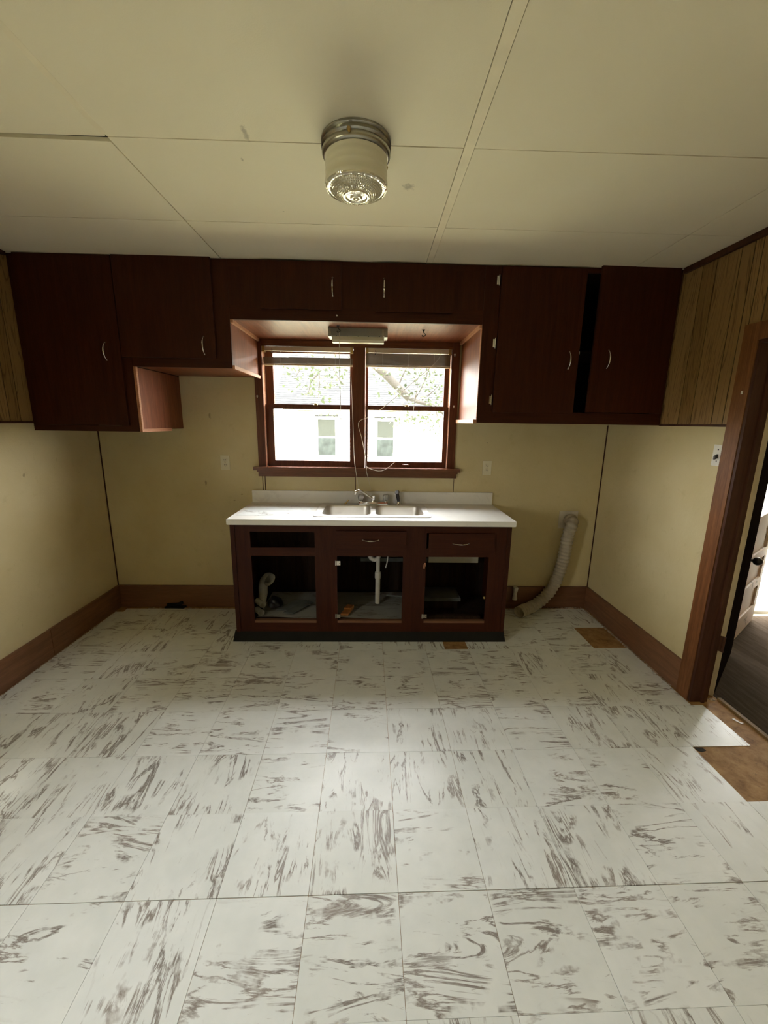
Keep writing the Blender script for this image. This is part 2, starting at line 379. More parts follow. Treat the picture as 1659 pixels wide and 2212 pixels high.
def prism(bm, poly, z0, z1):
    a = [bm.verts.new((x, y, z0)) for x, y in poly]; b = [bm.verts.new((x, y, z1)) for x, y in poly]
    n = len(poly); bm.faces.new(a[::-1]); bm.faces.new(b)
    for i in range(n): bm.faces.new((a[i], a[(i+1) % n], b[(i+1) % n], b[i]))
h2 = T/2-GAP
bm = new_bm(); prism(bm, [(-h2, -h2), (h2, -h2), (h2, h2), (-h2, h2)], 0, .003); TILE = mesh_of('floor_tile', bm, M['tile'])
# streak direction per tile where the photograph shows it (H = streaks run across, V = streaks run away)
ORI = {-1: 'HVHHHVHHHHHHHH', 0: 'HVVVHVVVHVVHVV', 1: 'HVVVVVHVVVHHVV', 2: 'HVVVHHHHVVHVVV', 3: 'VHVHHHHHHHHHVH', 4: 'HHVHHHHHHHHVHV', 5: 'VHVHVHVHVVVHHV', 6: 'VHVVHVVVHHVHHV'}
for i in range(-7, 8):
    for j in range(-10, 8):
        if (i, j) in ((6, 5), (6, 1)): continue
        uc, vc = (i+.5)*T, (j+.5)*T
        X, Y = g2w(uc, vc)
        if -.9 < X < .9 and Y > 2.88: continue
        c4 = [g2w(uc+a*h2, vc+b*h2) for a, b in ((-1, -1), (1, -1), (1, 1), (-1, 1))]
        p = c4; ytop = 3.243 if X < 1 else 3.262
        p = clip(p, 0, XL+.026, False); xr = 1.925 if (DY0 < Y < 2.0) else 1.845
        if p: p = clip(p, 0, xr, True)
        if p: p = clip(p, 1, ytop, True)
        if p: p = clip(p, 1, YR+.01, False)
        if (i, j) == (2, 5): p = clip(p, 0, .518, True)
        if len(p) < 3: continue
        ar = abs(sum(a[0]*b[1]-b[0]*a[1] for a, b in zip(p, p[1:]+p[:1])))/2
        if ar < .004: continue
        row = ORI.get(j, 'HVHHVVHHVHVVHH'); d = row[(i+7) % 14]
        q = {'H': 0, 'V': 1}[d]+2*random.randint(0, 1)
        if ar > .998*(2*h2)**2 and len(p) == 4: me = TILE
        else:
            an = q*PI/2+GA; loc = [( (x-X)*math.cos(an)+(y-Y)*math.sin(an), -(x-X)*math.sin(an)+(y-Y)*math.cos(an)) for x, y in p]
            bm = new_bm(); prism(bm, loc, 0, .003); me = mesh_of('floor_tile', bm, M['tile'])
        o = bpy.data.objects.new('floor_tile', me); place(o, floor); b = wloc(floor)
        o.location = Vector((X, Y-(.0006 if j == -1 else 0), random.uniform(0, .0003)+(.0012 if j == 0 else 0)))-b; o.rotation_euler = (0, 0, q*PI/2+GA)
# crumbling adhesive along the wall edges
bm = new_bm()
def crumbs(p0, p1, n, wd, zmax, base=0.):
    for _ in range(n):
        t = random.random(); x = p0[0]+(p1[0]-p0[0])*t+random.uniform(-wd, wd); y = p0[1]+(p1[1]-p0[1])*t+random.uniform(-wd, wd); s = random.uniform(.002, .007)
        vs = bx(bm, x-s, x+s, y-s*.8, y+s*.8, base, base+random.uniform(.001, zmax))
        for v_ in vs: v_.co += Vector((random.uniform(-1, 1), random.uniform(-1, 1), 0))*s*.5
crumbs((1.848, 3.24), (1.85, 2.2), 260, .005, .006); crumbs((1.25, 3.262), (1.83, 3.272), 130, .006, .007); crumbs((1.70, 3.268), (1.78, 3.27), 60, .007, .014)
crumbs((XL+.024, 3.2), (XL+.024, 2.0), 240, .003, .004); crumbs((-1.9, 3.255), (-1.0, 3.25), 130, .006, .004); crumbs((1.89, 2.12), (2.02, 2.06), 50, .006, .008)
tag(obj('adhesive_crumbs', bm, M['debris'], floor), kind='stuff')
# splash of black mastic at the corner of the bare square
bm = new_bm(); prism(bm, [(1.618, 1.708), (1.66, 1.707), (1.665, 1.688), (1.64, 1.68), (1.622, 1.685)], 0, .0015); obj('mastic_patch', bm, M['gap'], floor)

# baseboards
bm = new_bm(); bx(bm, XL+.018, -.975, YB-.018, YB, 0, .193); bx(bm, .965, XR-.018, YB-.018, YB, 0, .196)
struct(obj('baseboard_back', bm, M['base_x'], bevel=.003), 'wide brown baseboard along the back wall')
bl = struct(box('baseboard_left', XL, XL+.018, 2.535, YB, 0, .193, M['base_y'], bevel=.003), 'wide brown baseboard along the left wall')
box('baseboard_length', XL, XL+.0185, YR, 2.531, 0, .191, M['base_y'], bl, bevel=.003)
br = struct(box('baseboard_right', XR-.018, XR, 2.158, YB, .006, .198, M['base_y'], bevel=.003), 'wide brown baseboard along the right wall up to the door')
box('baseboard_length', XR-.018, XR, YR, 1.17, .006, .198, M['base_y'], br, bevel=.003)

# panelling on the upper side walls, one plank at a time
def planks(wall, xin, xout, zb, edges):
    xs = (xout-.0015, xout) if wall is wall_right else (xin, xin+.0015)
    if wall is wall_right: box('panel_backing', xs[0], xs[1], 2.157, YB-.003, zb, H-.002, M['gap'], wall); box('panel_backing', xs[0], xs[1], YR+.01, 2.157, 2.072, H-.002, M['gap'], wall)
    else: box('panel_backing', xs[0], xs[1], LW[1]+.08, YB-.003, zb, H-.002, M['gap'], wall)
    for a, b in zip(edges, edges[1:]):
        if abs(a-b) < .012: continue
        y0, y1 = min(a, b), max(a, b)
        for (ya, yb, za, zb2) in ((y0, y1, zb, H-.002),):
            segs = [(ya, yb, za, zb2)]
            if wall is wall_right and y0 < 2.155 and y1 > 1.175: segs = [(ya, yb, 2.072, zb2)]
            if wall is wall_left and y0 < LW[1]+.08 and y1 > LW[0]-.08: segs = [(ya, yb, LW[3]+.085, zb2)]
            for s in segs:
                box('plank', xin, xout, s[0]+.0032, s[1]-.0032, s[2], s[3], M['panel'], wall)
er = [YB-.002, 2.98, 2.84, 2.69, 2.536, 2.434, 2.281, 2.205, 2.158, 2.09, 2.03, 1.88, 1.78, 1.57, 1.47, 1.37, 1.175, 1.02, .87, .78, .57, .4, .2, .05, -.1, -.3, -.5, -.62, -.8, -1.0, -1.2, -1.4, -1.55, -1.69]
planks(wall_right, XR-.004, XR, 1.585, er)
el = [YB-.002, 3.1, 2.9, 2.70, 2.605, 2.53, 2.46, 2.36, 2.26, 2.10, 2.0, 1.85, 1.7, 1.55, 1.435, 1.3, 1.1, .95, .8, .65, .5, .3, .06, -.1, -.3, -.5, -.7, -.9, -1.1, -1.3, -1.5, -1.69]
planks(wall_left, XL, XL+.004, 1.545, el)
n_trim = [0]
def trim(x0, x1, y0, y1, z0, z1, m, label, bevel=.001):
    n_trim[0] += 1; return struct(box('trim_%d' % n_trim[0], x0, x1, y0, y1, z0, z1, m, bevel=bevel), label)
trim(XR-.011, XR, 2.158, 2.69, 1.573, 1.586, M['jamb'], 'thin dark strip under the right panelling')
trim(XL, XL+.011, 1.44, 2.69, 1.533, 1.546, M['jamb'], 'thin dark strip under the left panelling')
trim(XR-.026, XR-.006, YR, 2.66, H-.032, H-.002, M['jamb'], 'dark moulding where right wall meets ceiling', .003)
trim(XL+.006, XL+.024, YR, 2.67, H-.022, H-.002, M['jamb'], 'dark moulding where left wall meets ceiling', .003)
trim(XL+.0005, XL+.007, YB-.007, YB-.0005, .193, 1.49, M['jamb'], 'dark open corner seam at left', 0)
trim(XR-.007, XR-.0005, YB-.006, YB-.0005, .198, 1.57, M['jamb'], 'dark open corner seam at right', 0)
for x, wd in ((-.894, .006), (-.874, .006), (-.147, .006), (.655, .004)):
    trim(x-wd/2, x+wd/2, YB-.003, YB, 1.017, 1.136, M['jamb'], 'thin dark wallboard seam between window and backsplash', 0)

# ------------------------------------------------------------------ window over the sink
win = thing('window_1', 'double wooden sash window with dark red-brown trim above the sink', None, (-.13, YB, 1.19), kind='structure')
CY0 = 3.282
box('casing', -.915, -.855, CY0, YB, 1.212, 2.164, M['trimwood'], win, bevel=.002)
box('casing', .590, .650, CY0, YB, 1.212, 2.164, M['trimwood'], win, bevel=.002)
box('casing', -.855, .590, CY0, YB, 2.118, 2.164, M['trimwood_x'], win, bevel=.002)
box('mullion', -.160, -.072, CY0, YB+.02, 1.212, 2.118, M['trimwood'], win, bevel=.002)
bm = new_bm(); bx(bm, -.948, .690, 3.235, YB+.035, 1.186, 1.212)
obj('stool', bm, M['trimwood_x'], win, bevel=.006)
bm = new_bm(); bx(bm, -.918, .668, 3.272, YB, 1.134, 1.186); bx(bm, -.925, .675, 3.258, YB, 1.170, 1.186); obj('apron', bm, M['trimwood_x'], win, bevel=.003)
# jamb linings
for (a, b) in ((-.873, -.855), (-.160, -.145), (-.087, -.072), (.590, .608)):
    box('jamb', a, b, YB+.001, YB+.138, 1.212, 2.135, M['cleat'], win)
box('jamb', -.13, -.102, YB+.021, YB+.138, 1.2, 2.14, M['trimwood'], win)
for (a, b) in ((-.855, -.160), (-.072, .590)):
    box('head_jamb', a, b, YB+.001, YB+.138, 2.118, 2.135, M['trimwood_x'], win)
    box('sill', a, b, YB+.036, YB+.16, 1.186, 1.210, M['trimwood_x'], win)
def sash(x0, x1, y0, z0, z1, bot, top, sl_, sr_, name):
    bm = new_bm(); bx(bm, x0, x0+sl_, y0, y0+.032, z0, z1); bx(bm, x1-sr_, x1, y0, y0+.032, z0, z1)
    bx(bm, x0+sl_, x1-sr_, y0, y0+.032, z0, z0+bot); bx(bm, x0+sl_, x1-sr_, y0, y0+.032, z1-top, z1)
    s = obj(name, bm, M['trimwood'], win, bevel=.002)
    box('pane', x0+sl_-.004, x1-sr_+.004, y0+.014, y0+.017, z0+bot-.004, z1-top+.004, M['glass'], s)
    return s
for (x0, x1, gl0, gl1) in ((-.853, -.162, -.795, -.194), (-.070, .588, -.050, .555)):
    a, b = max(gl0-x0, .02), max(x1-gl1, .02)
    up_ = sash(x0, x1, 3.382, 1.664, 2.112, .036, .028, a, b, 'upper_sash')
    lo_ = sash(x0, x1, 3.336, 1.2105, 1.694, .046, .032, a, b, 'lower_sash')
    xc = (x0+x1)/2 + (.045 if x0 < -.5 else .0)
    bm = new_bm(); lathe(bm, (xc, 3.352, 1.694), [(0, .012), (.013, .011), (.016, .004), (.016, 0)], 14); bx(bm, xc-.034, xc+.004, 3.348, 3.356, 1.7035, 1.7075); obj('sash_lock', bm, M['brass'], lo_, smooth=True)
    if x0 > -.5:
        bm = new_bm(); tube(bm, smooth_path([(.232, 3.337, 1.232), (.24, 3.318, 1.235), (.262, 3.312, 1.236), (.284, 3.318, 1.235), (.292, 3.337, 1.232)]), .004, 8); obj('sash_lift', bm, M['chrome'], lo_, smooth=True)
for (x, z) in ((-.90, 1.752), (.622, 1.70), (.61, 2.08)):
    bm = new_bm(); lathe(bm, (0, 0, 0), [(0, .004), (.006, .003), (.007, 0)], 9); bmesh.ops.rotate(bm, verts=bm.verts, matrix=Matrix.Rotation(PI/2, 3, 'X')); bmesh.ops.translate(bm, verts=bm.verts, vec=(x, CY0, z)); bx(bm, x-.003, x+.003, CY0-.003, CY0, z-.014, z+.004)
    tag(obj('bracket_clip', bm, M['paint_white'], win), 'small white clip left on the casing')

# blinds pulled up
def blind(x0, x1, label, gap):
    t = thing('window_blind', label, 'blind', ((x0+x1)/2, YB, 2.0), 'raised blinds in the sink window'); del t['group']
    box('headrail', x0+.003, x1-.003, 3.298, 3.322, 2.086, 2.117, M['blind_rail'], t, bevel=.002)
    for x in (x0+.012, x1-.012): box('mounting_bracket', x-.010, x+.010, 3.294, 3.326, 2.078, 2.1175, M['brass'], t, bevel=.001)
    bm = new_bm(); z = 1.996; zt = 2.040 if gap else 2.078
    while z < zt:
        vs = bx(bm, x0+.006, x1-.006, 3.298+random.uniform(-.001, .001), 3.323, z, z+.0012); vs[4].co.z += .001; vs[5].co.z += .001; vs[0].co.z += .001; vs[1].co.z += .001
        z += .0027
    tag(obj('slat_stack', bm, M['blind'], t), kind='stuff')
    box('bottom_rail', x0+.005, x1-.005, 3.298, 3.322, 1.982, 1.994, M['blind_rail'], t, bevel=.002)
    for k_ in range(3):
        x = x0+(x1-x0)*(.2+.3*k_); bm = new_bm(); tube(bm, [(x, 3.2965, 1.985), (x, 3.2965, 2.09)], .0012, 6); obj('ladder_cord', bm, M['cord'], t)
    x = x0+.075; bm = new_bm(); tube(bm, smooth_path([(x, 3.296, 2.10), (x+.004, 3.290, 2.085), (x-.003, 3.292, 2.07)], 4), .0025, 6); obj('tilt_hook', bm, M['black_plastic'], t)
    return t
b1 = blind(-.853, -.162, 'tan blind pulled up at the top of the left sash', True)
b2 = blind(-.070, .588, 'tan blind pulled up at the top of the right sash', False)
def cord(name, pts, parent, r=.0019, n=8):
    bm = new_bm(); tube(bm, smooth_path(pts, n), r, 6); return obj(name, bm, M['cord'], parent, smooth=True)
def W(x, y, Y):   # a photograph pixel to the point on the plane at depth Y
    d = fw + (x-829.5)/FPX*r_ - (y-1106)/FPX*u_; t = Y/d.y; return (d.x*t, Y, CAMZ+d.z*t)
cord('lift_cord', [W(757, 758, 3.294), W(757, 785, 3.285), W(760, 850, 3.275), W(762, 900, 3.27), W(764, 960, 3.262), W(766, 1000, 3.22), W(771, 1032, 3.225), W(776, 1062, 3.25)], b1)
cord('lift_cord', [W(955, 760, 3.293), W(942, 782, 3.285), W(905, 815, 3.27), W(850, 862, 3.26), W(805, 897, 3.262), W(775, 912, 3.268), W(781, 945, 3.26), W(789, 985, 3.24), W(791, 1008, 3.225)], b2)
cord('lift_cord', [W(902, 826, 3.27), W(899, 850, 3.265), W(893, 885, 3.258), W(888, 920, 3.255), W(878, 960, 3.25), W(862, 988, 3.24), W(845, 1005, 3.225), W(825, 1017, 3.222), W(806, 1015, 3.222), W(791, 1008, 3.225)], b2)
cord('cord_tassel', [W(791, 1008, 3.224), W(792, 1020, 3.224), W(796, 1035, 3.24), W(801, 1058, 3.26)], b2, .002)

# hooks under the soffit, one with a hanging string
def hook(label, x, y, zt, flip=1, string=None):
    t = thing('ceiling_hook', label, 'hook', (x, y, zt))
    bm = new_bm(); lathe(bm, (x, y, zt), [(.011, 0), (.009, -.003), (.003, -.008)], 12, True)
    tube(bm, smooth_path([(x, y, zt-.004), (x+.001, y, zt-.016), (x+.012*flip, y-.004, zt-.026), (x+.010*flip, y-.006, zt-.036), (x-.004*flip, y-.006, zt-.040), (x-.008*flip, y-.005, zt-.032)]), .0028, 7)
    obj('screw_hook', bm, M['black_plastic'], t, smooth=True)
    if string: cord('string', string, t, .0016); bm = new_bm(); p = string[-1]; tube(bm, [(p[0], p[1], p[2]), (p[0], p[1], p[2]-.012)], .003, 8); obj('string_end', bm, M['black_plastic'], t)
    return t
hx, hy = -.262, 2.86
hook('small dark hook beside the under-cabinet light with a string hanging past the left sash', -.234, 2.80, 2.165, 1, [W(733, 716, 2.80), W(733, 780, 2.80), W(735, 850, 2.80), W(736, 905, 2.80)])
hook('dark screw hook under the soffit right of the under-cabinet light', .319, 2.87, 2.165, 1)

# ------------------------------------------------------------------ cabinets
FY = 2.69           # plane of the upper face frames
DT = .018           # door thickness
kD = (FY-DT)/FY
def dx(x): return x*kD
def dz(z): return CAMZ+(z-CAMZ)*kD
def pull(parent, c, L, vertical=True, m=None, w=.0055, out=.026):
    """arched bow pull, widest at its middle"""
    bm = new_bm(); pts, rad = [], []
    for i in range(17):
        t = i/16*2-1; y = c[1]-out*(1-t*t)**.8-.001
        pts.append((c[0], y, c[2]+t*L/2) if vertical else (c[0]+t*L/2, y, c[2])); rad.append(w*(.42+.58*(1-abs(t))**.8)+(.0022 if abs(t) > .93 else 0))
    tube(bm, pts, rad, 8, flat=1.0)
    for s in (-1, 1):
        e = Vector(pts[0] if s < 0 else pts[-1]); tube(bm, [e, e+Vector((0, .0, 0))+Vector((0, .0012, 0))], .005, 8)
    return obj('handle', bm, m or M['chrome'], parent, smooth=True)
def door(parent, x0, x1, z0, z1, hx_, hz, fy=FY, m=None, tilt=0., name='door'):
    """overlay plywood door; tilt = how far the handle side stands off the frame"""
    bm = new_bm(); vs = bx(bm, dx(x0), dx(x1), fy-DT, fy-.001, dz(z0), dz(z1))
    d = obj(name, bm, m or M['cabinet'], parent, bevel=.003)
    if hx_ is not None: pull(d, (dx(hx_), fy-DT, dz(hz)), .10)
    return d
def fbox(n, p, x0, x1, z0, z1, m, y0=FY, th=.019): return box(n, x0, x1, y0, y0+th, z0, z1, m, p, bevel=.0012)
TOP = H-.003
def hinge(parent, x, y, z, label=None):
    bm = new_bm(); tube(bm, [(x, y-.004, z-.026), (x, y-.004, z+.026)], .0055, 8); bx(bm, x-.014, x, y-.0018, y, z-.024, z+.024)
    for s in (-1, 1): tube(bm, [(x, y-.004, z+s*.026), (x, y-.004, z+s*.032)], [.004, .0015], 8)
    return obj('hinge', bm, M['chrome'], parent, smooth=True)
# 1 left tall
c1 = thing('wall_cabinet', 'tall dark red-brown cabinet hung in the left corner', 'cabinet', (-1.82, 3.0, 1.49))
fbox('stile', c1, XL+.008, -2.06, 1.525, TOP, M['cabinet']); fbox('stile', c1, -1.60, -1.49, 1.525, TOP, M['cabinet'])
fbox('bottom_rail', c1, XL+.008, -1.49, 1.488, 1.525, M['cabinet_x']); fbox('top_rail', c1, -2.06, -1.60, 2.45, TOP, M['cabinet_x'])
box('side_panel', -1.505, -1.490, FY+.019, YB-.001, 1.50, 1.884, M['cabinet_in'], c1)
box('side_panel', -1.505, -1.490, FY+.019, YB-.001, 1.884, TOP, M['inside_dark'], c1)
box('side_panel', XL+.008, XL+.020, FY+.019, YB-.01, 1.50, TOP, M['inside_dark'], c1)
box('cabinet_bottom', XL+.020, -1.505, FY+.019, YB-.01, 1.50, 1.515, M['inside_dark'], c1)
tag(box('corner_cleat', -1.492, -1.474, FY+.0005, FY+.020, 1.486, 1.884, M['cleat'], c1, bevel=.002), 'lighter worn wood edge strip')
tag(box('side_cleat', -1.490, -1.474, FY+.02, 3.08, 1.486, 1.506, M['cleat'], c1, bevel=.002), 'lighter worn wood cleat along the bottom')
door(c1, -2.115, -1.556, 1.527, 2.503, -1.642, 1.969)
# 2 left short
c2 = thing('wall_cabinet', 'short dark red-brown cabinet between the left corner cabinet and the window', 'cabinet', (-1.18, 3.0, 1.88))
fbox('stile', c2, -.975, -.880, 1.94, TOP, M['cabinet']); fbox('stile', c2, -1.489, -1.46, 1.94, TOP, M['cabinet'])
fbox('bottom_rail', c2, -1.489, -.880, 1.884, 1.94, M['cabinet_x']); fbox('top_rail', c2, -1.46, -.975, 2.45, TOP, M['cabinet_x'])
box('cabinet_bottom', -1.489, -.895, FY+.019, YB-.001, 1.890, 1.904, M['cabinet_iny'], c2)
box('side_panel', -.895, -.880, FY+.019, YB-.019, 1.889, TOP, M['cabinet_in'], c2)
tag(box('side_cleat', -.880, -.866, FY+.001, YB-.02, 1.880, 1.902, M['cleat'], c2, bevel=.002), 'lighter worn wood cleat along the bottom')
door(c2, -1.55, -.978, 1.939, 2.507, -1.045, 2.013)
# 3 bridge above the window
c3 = thing('wall_cabinet', 'low dark red-brown cabinet bridging the window with two small doors', 'cabinet', (-.11, 3.0, 2.165))
fbox('bottom_rail', c3, -.879, .661, 2.166, 2.245, M['cabinet_x']); fbox('top_rail', c3, -.879, .661, 2.46, TOP, M['cabinet_x'])
for a, b in ((-.879, -.66), (-.23, .03), (.44, .661)): fbox('stile', c3, a, b, 2.245, 2.46, M['cabinet'])
box('cabinet_bottom', -.879, .661, FY+.019, YB-.001, 2.166, 2.182, M['cabinet_iny'], c3)
tag(box('side_cleat', -.879, -.862, FY+.002, YB-.02, 2.148, 2.166, M['cleat'], c3, bevel=.002), 'lighter worn wood cleat in the soffit corner')
tag(box('side_cleat', .644, .660, FY+.002, YB-.02, 2.148, 2.166, M['cleat'], c3, bevel=.002), 'lighter worn wood cleat in the soffit corner')
door(c3, -.690, -.205, 2.232, 2.496, -.256, 2.358)
door(c3, .002, .472, 2.228, 2.496, .0535, 2.360)
bm = new_bm(); screw(bm, (-.232, FY, 2.20), (0, -1, 0), .005); obj('screw_head', bm, M['paint_white'], c3)
# 4 right
c4 = thing('wall_cabinet', 'large dark red-brown cabinet right of the window with chrome hinges and ajar doors', 'cabinet', (1.27, 3.0, 1.58))
fbox('stile', c4, .662, .765, 1.648, TOP, M['cabinet']); fbox('stile', c4, 1.80, XR-.008, 1.648, TOP, M['cabinet'])
fbox('bottom_rail', c4, .662, XR-.008, 1.576, 1.648, M['cabinet_x']); fbox('top_rail', c4, .765, 1.80, 2.47, TOP, M['cabinet_x'])
box('side_panel', .662, .677, FY+.019, YB-.019, 1.582, TOP, M['cabinet_in'], c4)
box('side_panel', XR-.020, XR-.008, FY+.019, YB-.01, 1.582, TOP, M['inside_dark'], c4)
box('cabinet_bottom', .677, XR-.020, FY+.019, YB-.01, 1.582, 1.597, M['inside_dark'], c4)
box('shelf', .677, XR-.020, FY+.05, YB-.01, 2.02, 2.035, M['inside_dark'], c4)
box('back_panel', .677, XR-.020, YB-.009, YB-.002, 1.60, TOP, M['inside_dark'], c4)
tag(box('side_cleat', .640, .662, FY+.001, YB-.03, 1.572, 1.596, M['cleat'], c4, bevel=.002), 'lighter worn wood cleat along the bottom')
tag(box('front_edge', .6575, .662, FY, FY+.02, 1.596, 2.147, M['cleat'], c4), 'lighter worn front edge')
d41 = door(c4, .762, 1.283, 1.645, 2.493, 1.222, 1.966)
for z in (2.423, 2.064, 1.722): hinge(c4, dx(.753), FY, dz(z))
# second door hangs ajar: a solid leaf swung a little on its right-hand hinges
bm = new_bm(); xw = 1.855-1.362; bx(bm, -xw*kD, 0, -DT, -.001, 0, dz(2.512)-dz(1.652))
me = mesh_of('door', bm, M['cabinet'], bevel=.003); o = bpy.data.objects.new('door', me); place(o, c4)
o.location = Vector((dx(1.855), FY-.004, dz(1.652)))-wloc(c4); o.rotation_euler = (0, 0, math.radians(1.6)); d42 = o
bm = new_bm(); pts, rad = [], []
for i in range(17):
    t = i/16*2-1; pts.append((-xw*kD+.098, -DT-.026*(1-t*t)**.8, (dz(1.976)-dz(1.652))+t*.052)); rad.append(.0055*(.42+.58*(1-abs(t))**.8)+(.0022 if abs(t) > .93 else 0))
tube(bm, pts, rad, 8); me = mesh_of('handle', bm, M['chrome'], smooth=True); o = bpy.data.objects.new('handle', me); place(o, d42)
bm = new_bm(); bx(bm, 1.262, 1.288, FY+.003, FY+.02, 2.006, 2.022); bx(bm, 1.268, 1.282, FY+.003, FY+.012, 1.996, 2.006); tag(obj('door_catch', bm, M['paint_white'], c4, bevel=.002), 'white door catch in the gap')
bm = new_bm(); tube(bm, [(1.285, FY+.10, 2.03), (1.29, FY+.10, 2.13)], .003, 6); obj('shelf_standard', bm, M['dullchrome'], c4)

for c_, a, b in ((c1, XL+.020, -1.505), (c2, -1.489, -.895), (c3, -.879, .661), (c4, .677, XR-.020)):
    box('cabinet_top', a, b, FY+.019, YB-.01, 2.478, 2.490, M['inside_dark'], c_)
# ------------------------------------------------------------------ under-cabinet strip light
t = thing('strip_light', 'grey fluorescent strip light under the soffit above the window', 'lamp', (-.11, 2.905, 2.165))
bm = new_bm(); bx(bm, -.300, .079, 2.858, 2.955, 2.118, 2.1655); obj('housing', bm, M['fixture_grey'], t, bevel=.003)
for x0, x1 in ((-.304, -.284), (.062, .083)): box('end_cap', x0, x1, 2.852, 2.96, 2.112, 2.1653, M['fixture_grey'], t, bevel=.004)
box('switch_plate', .046, .060, 2.855, 2.859, 2.122, 2.160, M['dullchrome'], t)
P_ = [(-.030, 0), (-.032, -.022), (-.022, -.036), (.022, -.036), (.032, -.022), (.030, 0)]
bm = new_bm(); ra = [bm.verts.new((-.281, 2.905+p, 2.118+q)) for p, q in P_]; rb = [bm.verts.new((.060, 2.905+p, 2.118+q)) for p, q in P_]
for i in range(6): bm.faces.new((ra[i], ra[(i+1) % 6], rb[(i+1) % 6], rb[i]))
bm.faces.new(ra[::-1]); bm.faces.new(rb); tag(obj('diffuser', bm, M['diffuser'], t, bevel=.003), 'cream plastic diffuser')
for i in range(5):
    bm = new_bm(); tube(bm, [(-.25+i*.07, 2.8565, 2.114), (-.25+i*.07, 2.8565, 2.1185)], .0028, 6); obj('rivet', bm, M['black_plastic'], t)

# ------------------------------------------------------------------ ceiling lamp
LX, LY = -.069, 1.628
t = thing('ceiling_lamp', 'round ceiling lamp with chrome collar and frosted glass jar shade', 'lamp', (LX, LY, H))
bm = new_bm(); lathe(bm, (LX, LY, H-.001), [(.118, 0), (.118, -.006), (.112, -.010), (.116, -.016), (.118, -.022), (.112, -.027), (.116, -.033), (.116, -.042), (.111, -.048), (.104, -.050), (.09, -.048)], 48, True); obj('collar', bm, M['dullchrome'], t, smooth=True)
for a in (-1.72, .6, 2.6):
    bm = new_bm(); c = Vector((LX+.116*math.cos(a), LY+.116*math.sin(a), H-.036)); d = Vector((math.cos(a), math.sin(a), 0)); tube(bm, [c-d*.004, c+d*.010], .0045, 8); tube(bm, [c+d*.008, c+d*.014], [.007, .006], 8); obj('thumb_screw', bm, M['brass'], t, smooth=True)
bm = new_bm(); prof = [(.098, -.045)]
for i in range(1, 12):
    z = -.045-.075*i/11; prof.append((.1055+.0012*math.sin(i*1.9), z))
prof += [(.108, -.124), (.1085, -.130), (.107, -.136)]
lathe(bm, (LX, LY, H), prof, 56); obj('glass_shade', bm, M['frost'], t, smooth=60)
bm = new_bm(); prof = [(.107, -.136), (.105, -.141), (.100, -.143), (.0985, -.140), (.094, -.1415)]
for i in range(14): r = .090-.044*i/13; prof.append((r, -.1415-.020*math.sin(i/13*PI/2)))
prof += [(.046, -.159), (.043, -.1665), (.038, -.167), (.034, -.163), (.022, -.1655), (.017, -.171), (.012, -.170), (.009, -.166), (.004, -.171), (0, -.1725)]
lathe(bm, (LX, LY, H), prof, 56); tag(obj('glass_base', bm, M['pressed'], t, smooth=25), 'clear pressed glass bottom with studs and rings')
bm = new_bm()
for ring in range(7):
    r = .088-.0062*ring; z = H-.1425-.020*math.sin((.090-r)/.044*PI/2)
    n = int(2*PI*r/.0072)
    for i in range(n):
        a = 2*PI*(i+.5*(ring % 2))/n; c = Vector((LX+r*math.cos(a), LY+r*math.sin(a), z))
        q = [bm.verts.new(c+Vector((.0034*math.cos(a+b), .0034*math.sin(a+b), .001))) for b in (0, PI/2, PI, 3*PI/2)]; tip = bm.verts.new(c+Vector((0, 0, -.003)))
        for b in range(4): bm.faces.new((q[b], q[(b+1) % 4], tip))
tag(obj('glass_studs', bm, M['pressed'], t), kind='stuff')

# ------------------------------------------------------------------ base cabinet
BY = 2.715; BT = .880; Z0 = .0045
t = base = thing('sink_base_cabinet', 'red-brown sink base cabinet with open doorless bays', 'cabinet', (0, 3.0, Z0))
def bb(n, x0, x1, y0, y1, z0, z1, m, bv=.0015, p=None): return box(n, x0, x1, y0, y1, z0, z1, m, p or base, bevel=bv)
bb('stile', -.972, -.842, BY, BY+.02, .083, BT, M['cabinet']); bb('stile', -.402, -.250, BY, BY+.02, .083, BT, M['cabinet'])
bb('stile', .212, .372, BY, BY+.02, .083, BT, M['cabinet']); bb('stile', .815, .958, BY, BY+.02, .083, BT, M['cabinet'])
bb('corner_strip', -.974, -.944, BY-.006, BY, .083, BT, M['cabinet'], .003); bb('corner_strip', .934, .960, BY-.006, BY, .083, BT, M['cabinet'], .003)
for x0, x1 in ((-.842, -.402), (-.250, .212), (.372, .815)):
    bb('bottom_rail', x0, x1, BY, BY+.02, .083, .150, M['cabinet_x']); bb('top_rail', x0, x1, BY, BY+.02, .828, BT, M['cabinet_x'])
    bb('sill_strip', x0, x1, BY+.001, BY+.03, .150, .168, M['base_x'], .003)
    bb('drawer_rail', x0, x1, BY, BY+.02, .655, .714, M['cabinet_x'])
bb('end_panel', -.972, -.956, BY+.02, YB-.019, .083, BT, M['cabinet']); bb('end_panel', .942, .958, BY+.02, YB-.019, .083, BT, M['cabinet'])
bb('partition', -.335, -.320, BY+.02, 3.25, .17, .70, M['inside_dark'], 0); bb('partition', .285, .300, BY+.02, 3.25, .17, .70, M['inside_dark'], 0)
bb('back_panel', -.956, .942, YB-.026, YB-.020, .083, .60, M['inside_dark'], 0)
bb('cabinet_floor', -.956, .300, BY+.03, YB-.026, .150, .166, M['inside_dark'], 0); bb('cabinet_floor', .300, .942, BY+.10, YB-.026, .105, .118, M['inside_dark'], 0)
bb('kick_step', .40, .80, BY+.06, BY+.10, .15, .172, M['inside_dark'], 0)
bm = new_bm(); vs = bx(bm, -.990, .968, BY+.013, BY+.025, Z0, .083); bx(bm, -.975, .955, BY+.025, YB-.03, Z0, .02)
